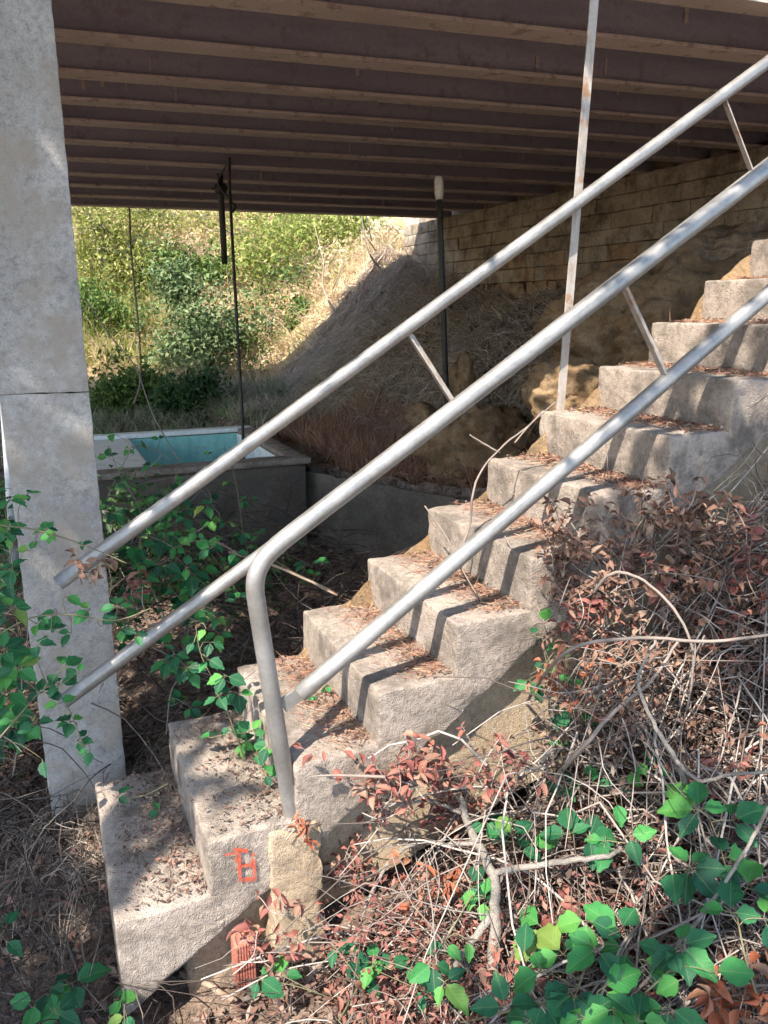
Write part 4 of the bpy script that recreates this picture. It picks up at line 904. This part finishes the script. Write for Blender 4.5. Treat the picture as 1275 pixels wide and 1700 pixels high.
def cr(lst): return [(aty(x, y, d), (rx * d / F_PX, rx * d / F_PX, ry * d / F_PX)) for x, y, d, rx, ry in lst]
GS = 'trees and shrubs beyond the bridge'
shrub('tree', 'airy yellow green tree right beside the pier beyond the bridge', 'tree', gb(190, 600, 13.6), cr([(170, 380, 13.6, 70, 50), (250, 350, 13.8, 80, 40), (160, 470, 13.4, 60, 50), (230, 440, 13.6, 60, 45), (130, 300, 13.5, 80, 50)]), 'crown_yellow', 10000, (.022, .045), GS, .04, .26)
shrub('tree', 'thin leafed tree hanging low at the left of the slope', 'tree', gb(150, 640, 12.6), cr([(150, 560, 12.6, 45, 40), (190, 520, 12.7, 40, 30), (140, 500, 12.5, 40, 40)]), 'crown_green', 3500, (.03, .05), GS, .03, .2)
shrub('shrub', 'rounded blue green bush in the centre of the slope', 'shrub', gb(330, 640, 12.2), cr([(330, 540, 12.2, 75, 50), (290, 590, 12.1, 60, 50), (380, 560, 12.2, 50, 60), (300, 480, 12.4, 50, 45), (345, 610, 12, 60, 35)]), 'crown_blue', 7000, (.03, .06), GS, .025, .13)
shrub('shrub', 'fresh green bush above the blue green one', 'shrub', gb(270, 520, 13.8), cr([(290, 440, 13.8, 55, 35), (240, 470, 13.7, 40, 35), (350, 455, 13.9, 40, 30)]), 'crown_green', 3200, (.035, .06), GS, .02, .14)
shrub('shrub', 'dark leafy bush at the pier edge behind the tank', 'shrub', gb(190, 700, 9.8), cr([(190, 650, 9.8, 50, 35), (170, 690, 9.6, 45, 25), (240, 640, 9.9, 40, 35)]), 'crown_green', 3200, (.03, .055), GS, .02, .12)
shrub('shrub', 'low shaded green bush behind the tank rim', 'shrub', gb(300, 700, 9.3), cr([(290, 660, 9.3, 40, 22), (330, 640, 9.6, 40, 25)]), 'crown_dark', 1800, (.025, .05), GS, .015, .1)
shrub('shrub', 'bright yellow green reed bush high in the middle of the slope', 'shrub', gb(480, 480, 14.0), cr([(470, 400, 14, 60, 35), (530, 380, 14.2, 50, 30), (430, 430, 14, 40, 30), (590, 370, 14.3, 40, 20)]), 'grass_sun', 3600, (.035, .065), GS, .02, .26)
shrub('shrub', 'small green bush low on the sunlit slope right of the cable', 'shrub', gb(510, 560, 12.9), cr([(505, 510, 12.9, 26, 28), (495, 545, 12.8, 24, 18)]), 'crown_green', 900, (.03, .055), GS, .015, .1)
shrub('shrub', 'dry pale bush on the upper slope left of the abutment', 'shrub', gb(590, 500, 13.4), cr([(590, 450, 13.4, 50, 35), (640, 400, 13.6, 40, 30), (550, 480, 13.2, 40, 25)]), 'crown_dry', 2600, (.03, .06), GS, .015, .16)
shrub('tree', 'yellow leafed tree filling the upper slope behind the cable', 'tree', gb(380, 470, 15.4), cr([(360, 370, 15.4, 90, 35), (270, 380, 15.6, 70, 30), (430, 350, 15.5, 60, 25), (330, 420, 15.2, 60, 28)]), 'crown_yellow', 4200, (.028, .05), GS, .04, .3)
shrub('tree', 'sunlit yellow green tree at the top of the slope under the deck edge', 'tree', gb(420, 470, 14.6), cr([(400, 390, 14.6, 80, 45), (330, 360, 14.8, 70, 40), (470, 350, 14.7, 70, 35), (380, 450, 14.4, 50, 40)]), 'crown_yellow', 3000, (.025, .045), GS, .03, .3)
shrub('shrub', 'green leafy bush between the cable and the abutment bank', 'shrub', gb(450, 560, 12.8), cr([(440, 500, 12.8, 50, 45), (480, 460, 13, 50, 40), (420, 560, 12.6, 40, 35)]), 'crown_green', 1300, (.025, .045), GS, .02, .22)
for i, (x, y, a, b, lab) in enumerate(((640, 500, 600, 360, 'bare grey sapling leaning left of the abutment corner'), (560, 560, 540, 420, 'bleached forked twig on the sunlit slope'), (590, 520, 640, 420, 'pale bare branch crossing the bleached twig'))):
    p0 = gb(x, y, 11.8); mb = MB(); p1 = aty(a, b, 11.9); mb.tube(spline([p0, p0.lerp(p1, .5) + rvec(.08), p1], 6), taper(.022, .008, 13), 6)
    for k in range(3): q = p0.lerp(p1, .4 + .18 * k); mb.tube([q, q + rvec(.12) + UP * .2, q + rvec(.2) + UP * .4], [.01, .007, .004], 5)
    tag(mb.build('bare_sapling', M['straw'] if i else M['bark']), lab, 'sapling', GS)
for i, (px, lab, ux, vx) in enumerate(((0, 'bramble scrub left of the pier', -1.0, .75), (0, 'leafy scrub between the pier and the tank', -.1, 1.9), (0, 'dark low scrub on the pit floor left of the steps', .45, 1.0))):
    b0 = uvz(ux, vx, 0); b0.z = gzp(b0)
    shrub('scrub', lab, 'shrub', b0, [(b0 + Vector((0, 0, .5)), (.5, .4, .35)), (b0 + Vector((.3, .2, .35)), (.4, .4, .3)), (b0 + Vector((-.3, 0, .8)), (.3, .3, .3))], 'crown_dark', 1900 if ux < 0 else 800, (.016, .034), 'scrub around the pier', .008, .12)

# ------------------------------------------------------------------ shade tree behind and left of the viewer (its crown dapples the steps)
tree = thing('shade_tree', 'leafy tree behind the viewer whose crown dapples the stairs', 'tree', (-3.2, -3.2, float(gz(-3.2, -3.2))))
LIT = [(-.75, -1.25), (-.35, -1.8), (.2, -1.6), (.75, -1.32), (1.1, -1.08), (1.45, -.76), (1.8, -.56), (2.4, -.08), (3.3, .14), (4.6, .3), (4.6, 1.0), (3.2, .72), (2.3, .62), (1.9, .40), (1.2, .28), (.5, .02), (.25, -.35), (.05, -.86), (-.3, -.84)]  # crown shaped for its shade: leaves left out where sun should reach the steps
def inside(P, x, y):
    c = np.zeros(len(x), bool); n = len(P)
    for i in range(n):
        (x1, y1), (x2, y2) = P[i], P[(i + 1) % n]; k = ((y1 > y) != (y2 > y)) & (x < (x2 - x1) * (y - y1) / (y2 - y1 + 1e-12) + x1); c ^= k
    return c
NC = 900
ku = RNG.uniform(-2.6, 5.4, NC); kv = RNG.uniform(-3.6, 2.6, NC); kz = RNG.uniform(3.9, 6.2, NC)
tp_ = RNG.uniform(-.2, 1.05, 90); ku = np.concatenate([ku, -.1 + .66 * (tp_ * 2.8 - 1) + RNG.normal(0, .12, 90)]); kv = np.concatenate([kv, .22 + .475 * (tp_ * 2.8 - 1) + RNG.normal(0, .12, 90)]); kz = np.concatenate([kz, RNG.uniform(4, 6, 90)])
ku = np.concatenate([ku, RNG.uniform(-2.0, -.85, 130), RNG.uniform(1.2, 4.4, 130)]); kv = np.concatenate([kv, RNG.uniform(-1.7, .1, 130), RNG.uniform(-1.7, -.55, 130)]); kz = np.concatenate([kz, RNG.uniform(4, 6, 260)])
def key(p): u_, v_ = to_uv(p); return u_ + PU * (p.z - 1), v_ + PV * (p.z - 1)
SPOTS = [key(onsurf(x, y, .32)) for x, y in ((1055, 1600), (1180, 1615), (975, 1560), (1215, 1668), (1090, 1690), (920, 1650), (640, 1680), (1010, 1400))] + [key(aty(345, 1100, 2.33)), key(aty(385, 1200, 2.33))]
cl = []
for a, b, zc in zip(ku, kv, kz):
    m = 16; cu = a + RNG.normal(0, .17, m); cv = b + RNG.normal(0, .17, m); z_ = zc + RNG.normal(0, .12, m)
    k = ~inside(LIT, cu, cv) & (vnoise(cu * 1.9 + 3, cv * 1.9, 5) > -.33) | (RNG.random(m) < .02)
    for sx_, sy_ in SPOTS: k &= ~((np.hypot(cu - sx_, cv - sy_) < .22) & (RNG.random(m) < .93))
    uu = cu - PU * (z_ - 1); vv = cv - PV * (z_ - 1)
    cl.append(np.stack([O0.x + RU.x * uu + VF.x * vv, O0.y + RU.y * uu + VF.y * vv, z_], 1)[k])
cl = np.concatenate(cl); V, Fq = leafcloud(cl, (.05, .085), .5, .9); link('crown', mesh_np('crown', V, Fq), M['crown_green'], tree, False)
tb = tree.location.copy(); mb = MB(); top = Vector((-2.4, -1.8, 4.2)); P = spline([tb - UP * .2, tb.lerp(top, .5) + Vector((-.2, .1, 0)), top], 8); mb.tube(P, taper(.2, .12, len(P)), 12, jit=.05); mb.build('trunk', M['bark'], tree)
mb = MB()
for k in range(60):
    q = Vector(cl[RNG.integers(len(cl))]); s = P[int(len(P) * random.uniform(.6, .99))]; Q = spline([s, s.lerp(q, .5) + UP * random.uniform(.1, .4), q], 6)
    qa_ = np.array([(to_uv(x)[0] + PU * (x.z - 1), to_uv(x)[1] + PV * (x.z - 1)) for x in Q])
    if inside(LIT, qa_[:, 0], qa_[:, 1]).any(): continue
    mb.tube(Q, taper(.05, .008, len(Q)), 6)
mb.build('limbs', M['bark'], tree)
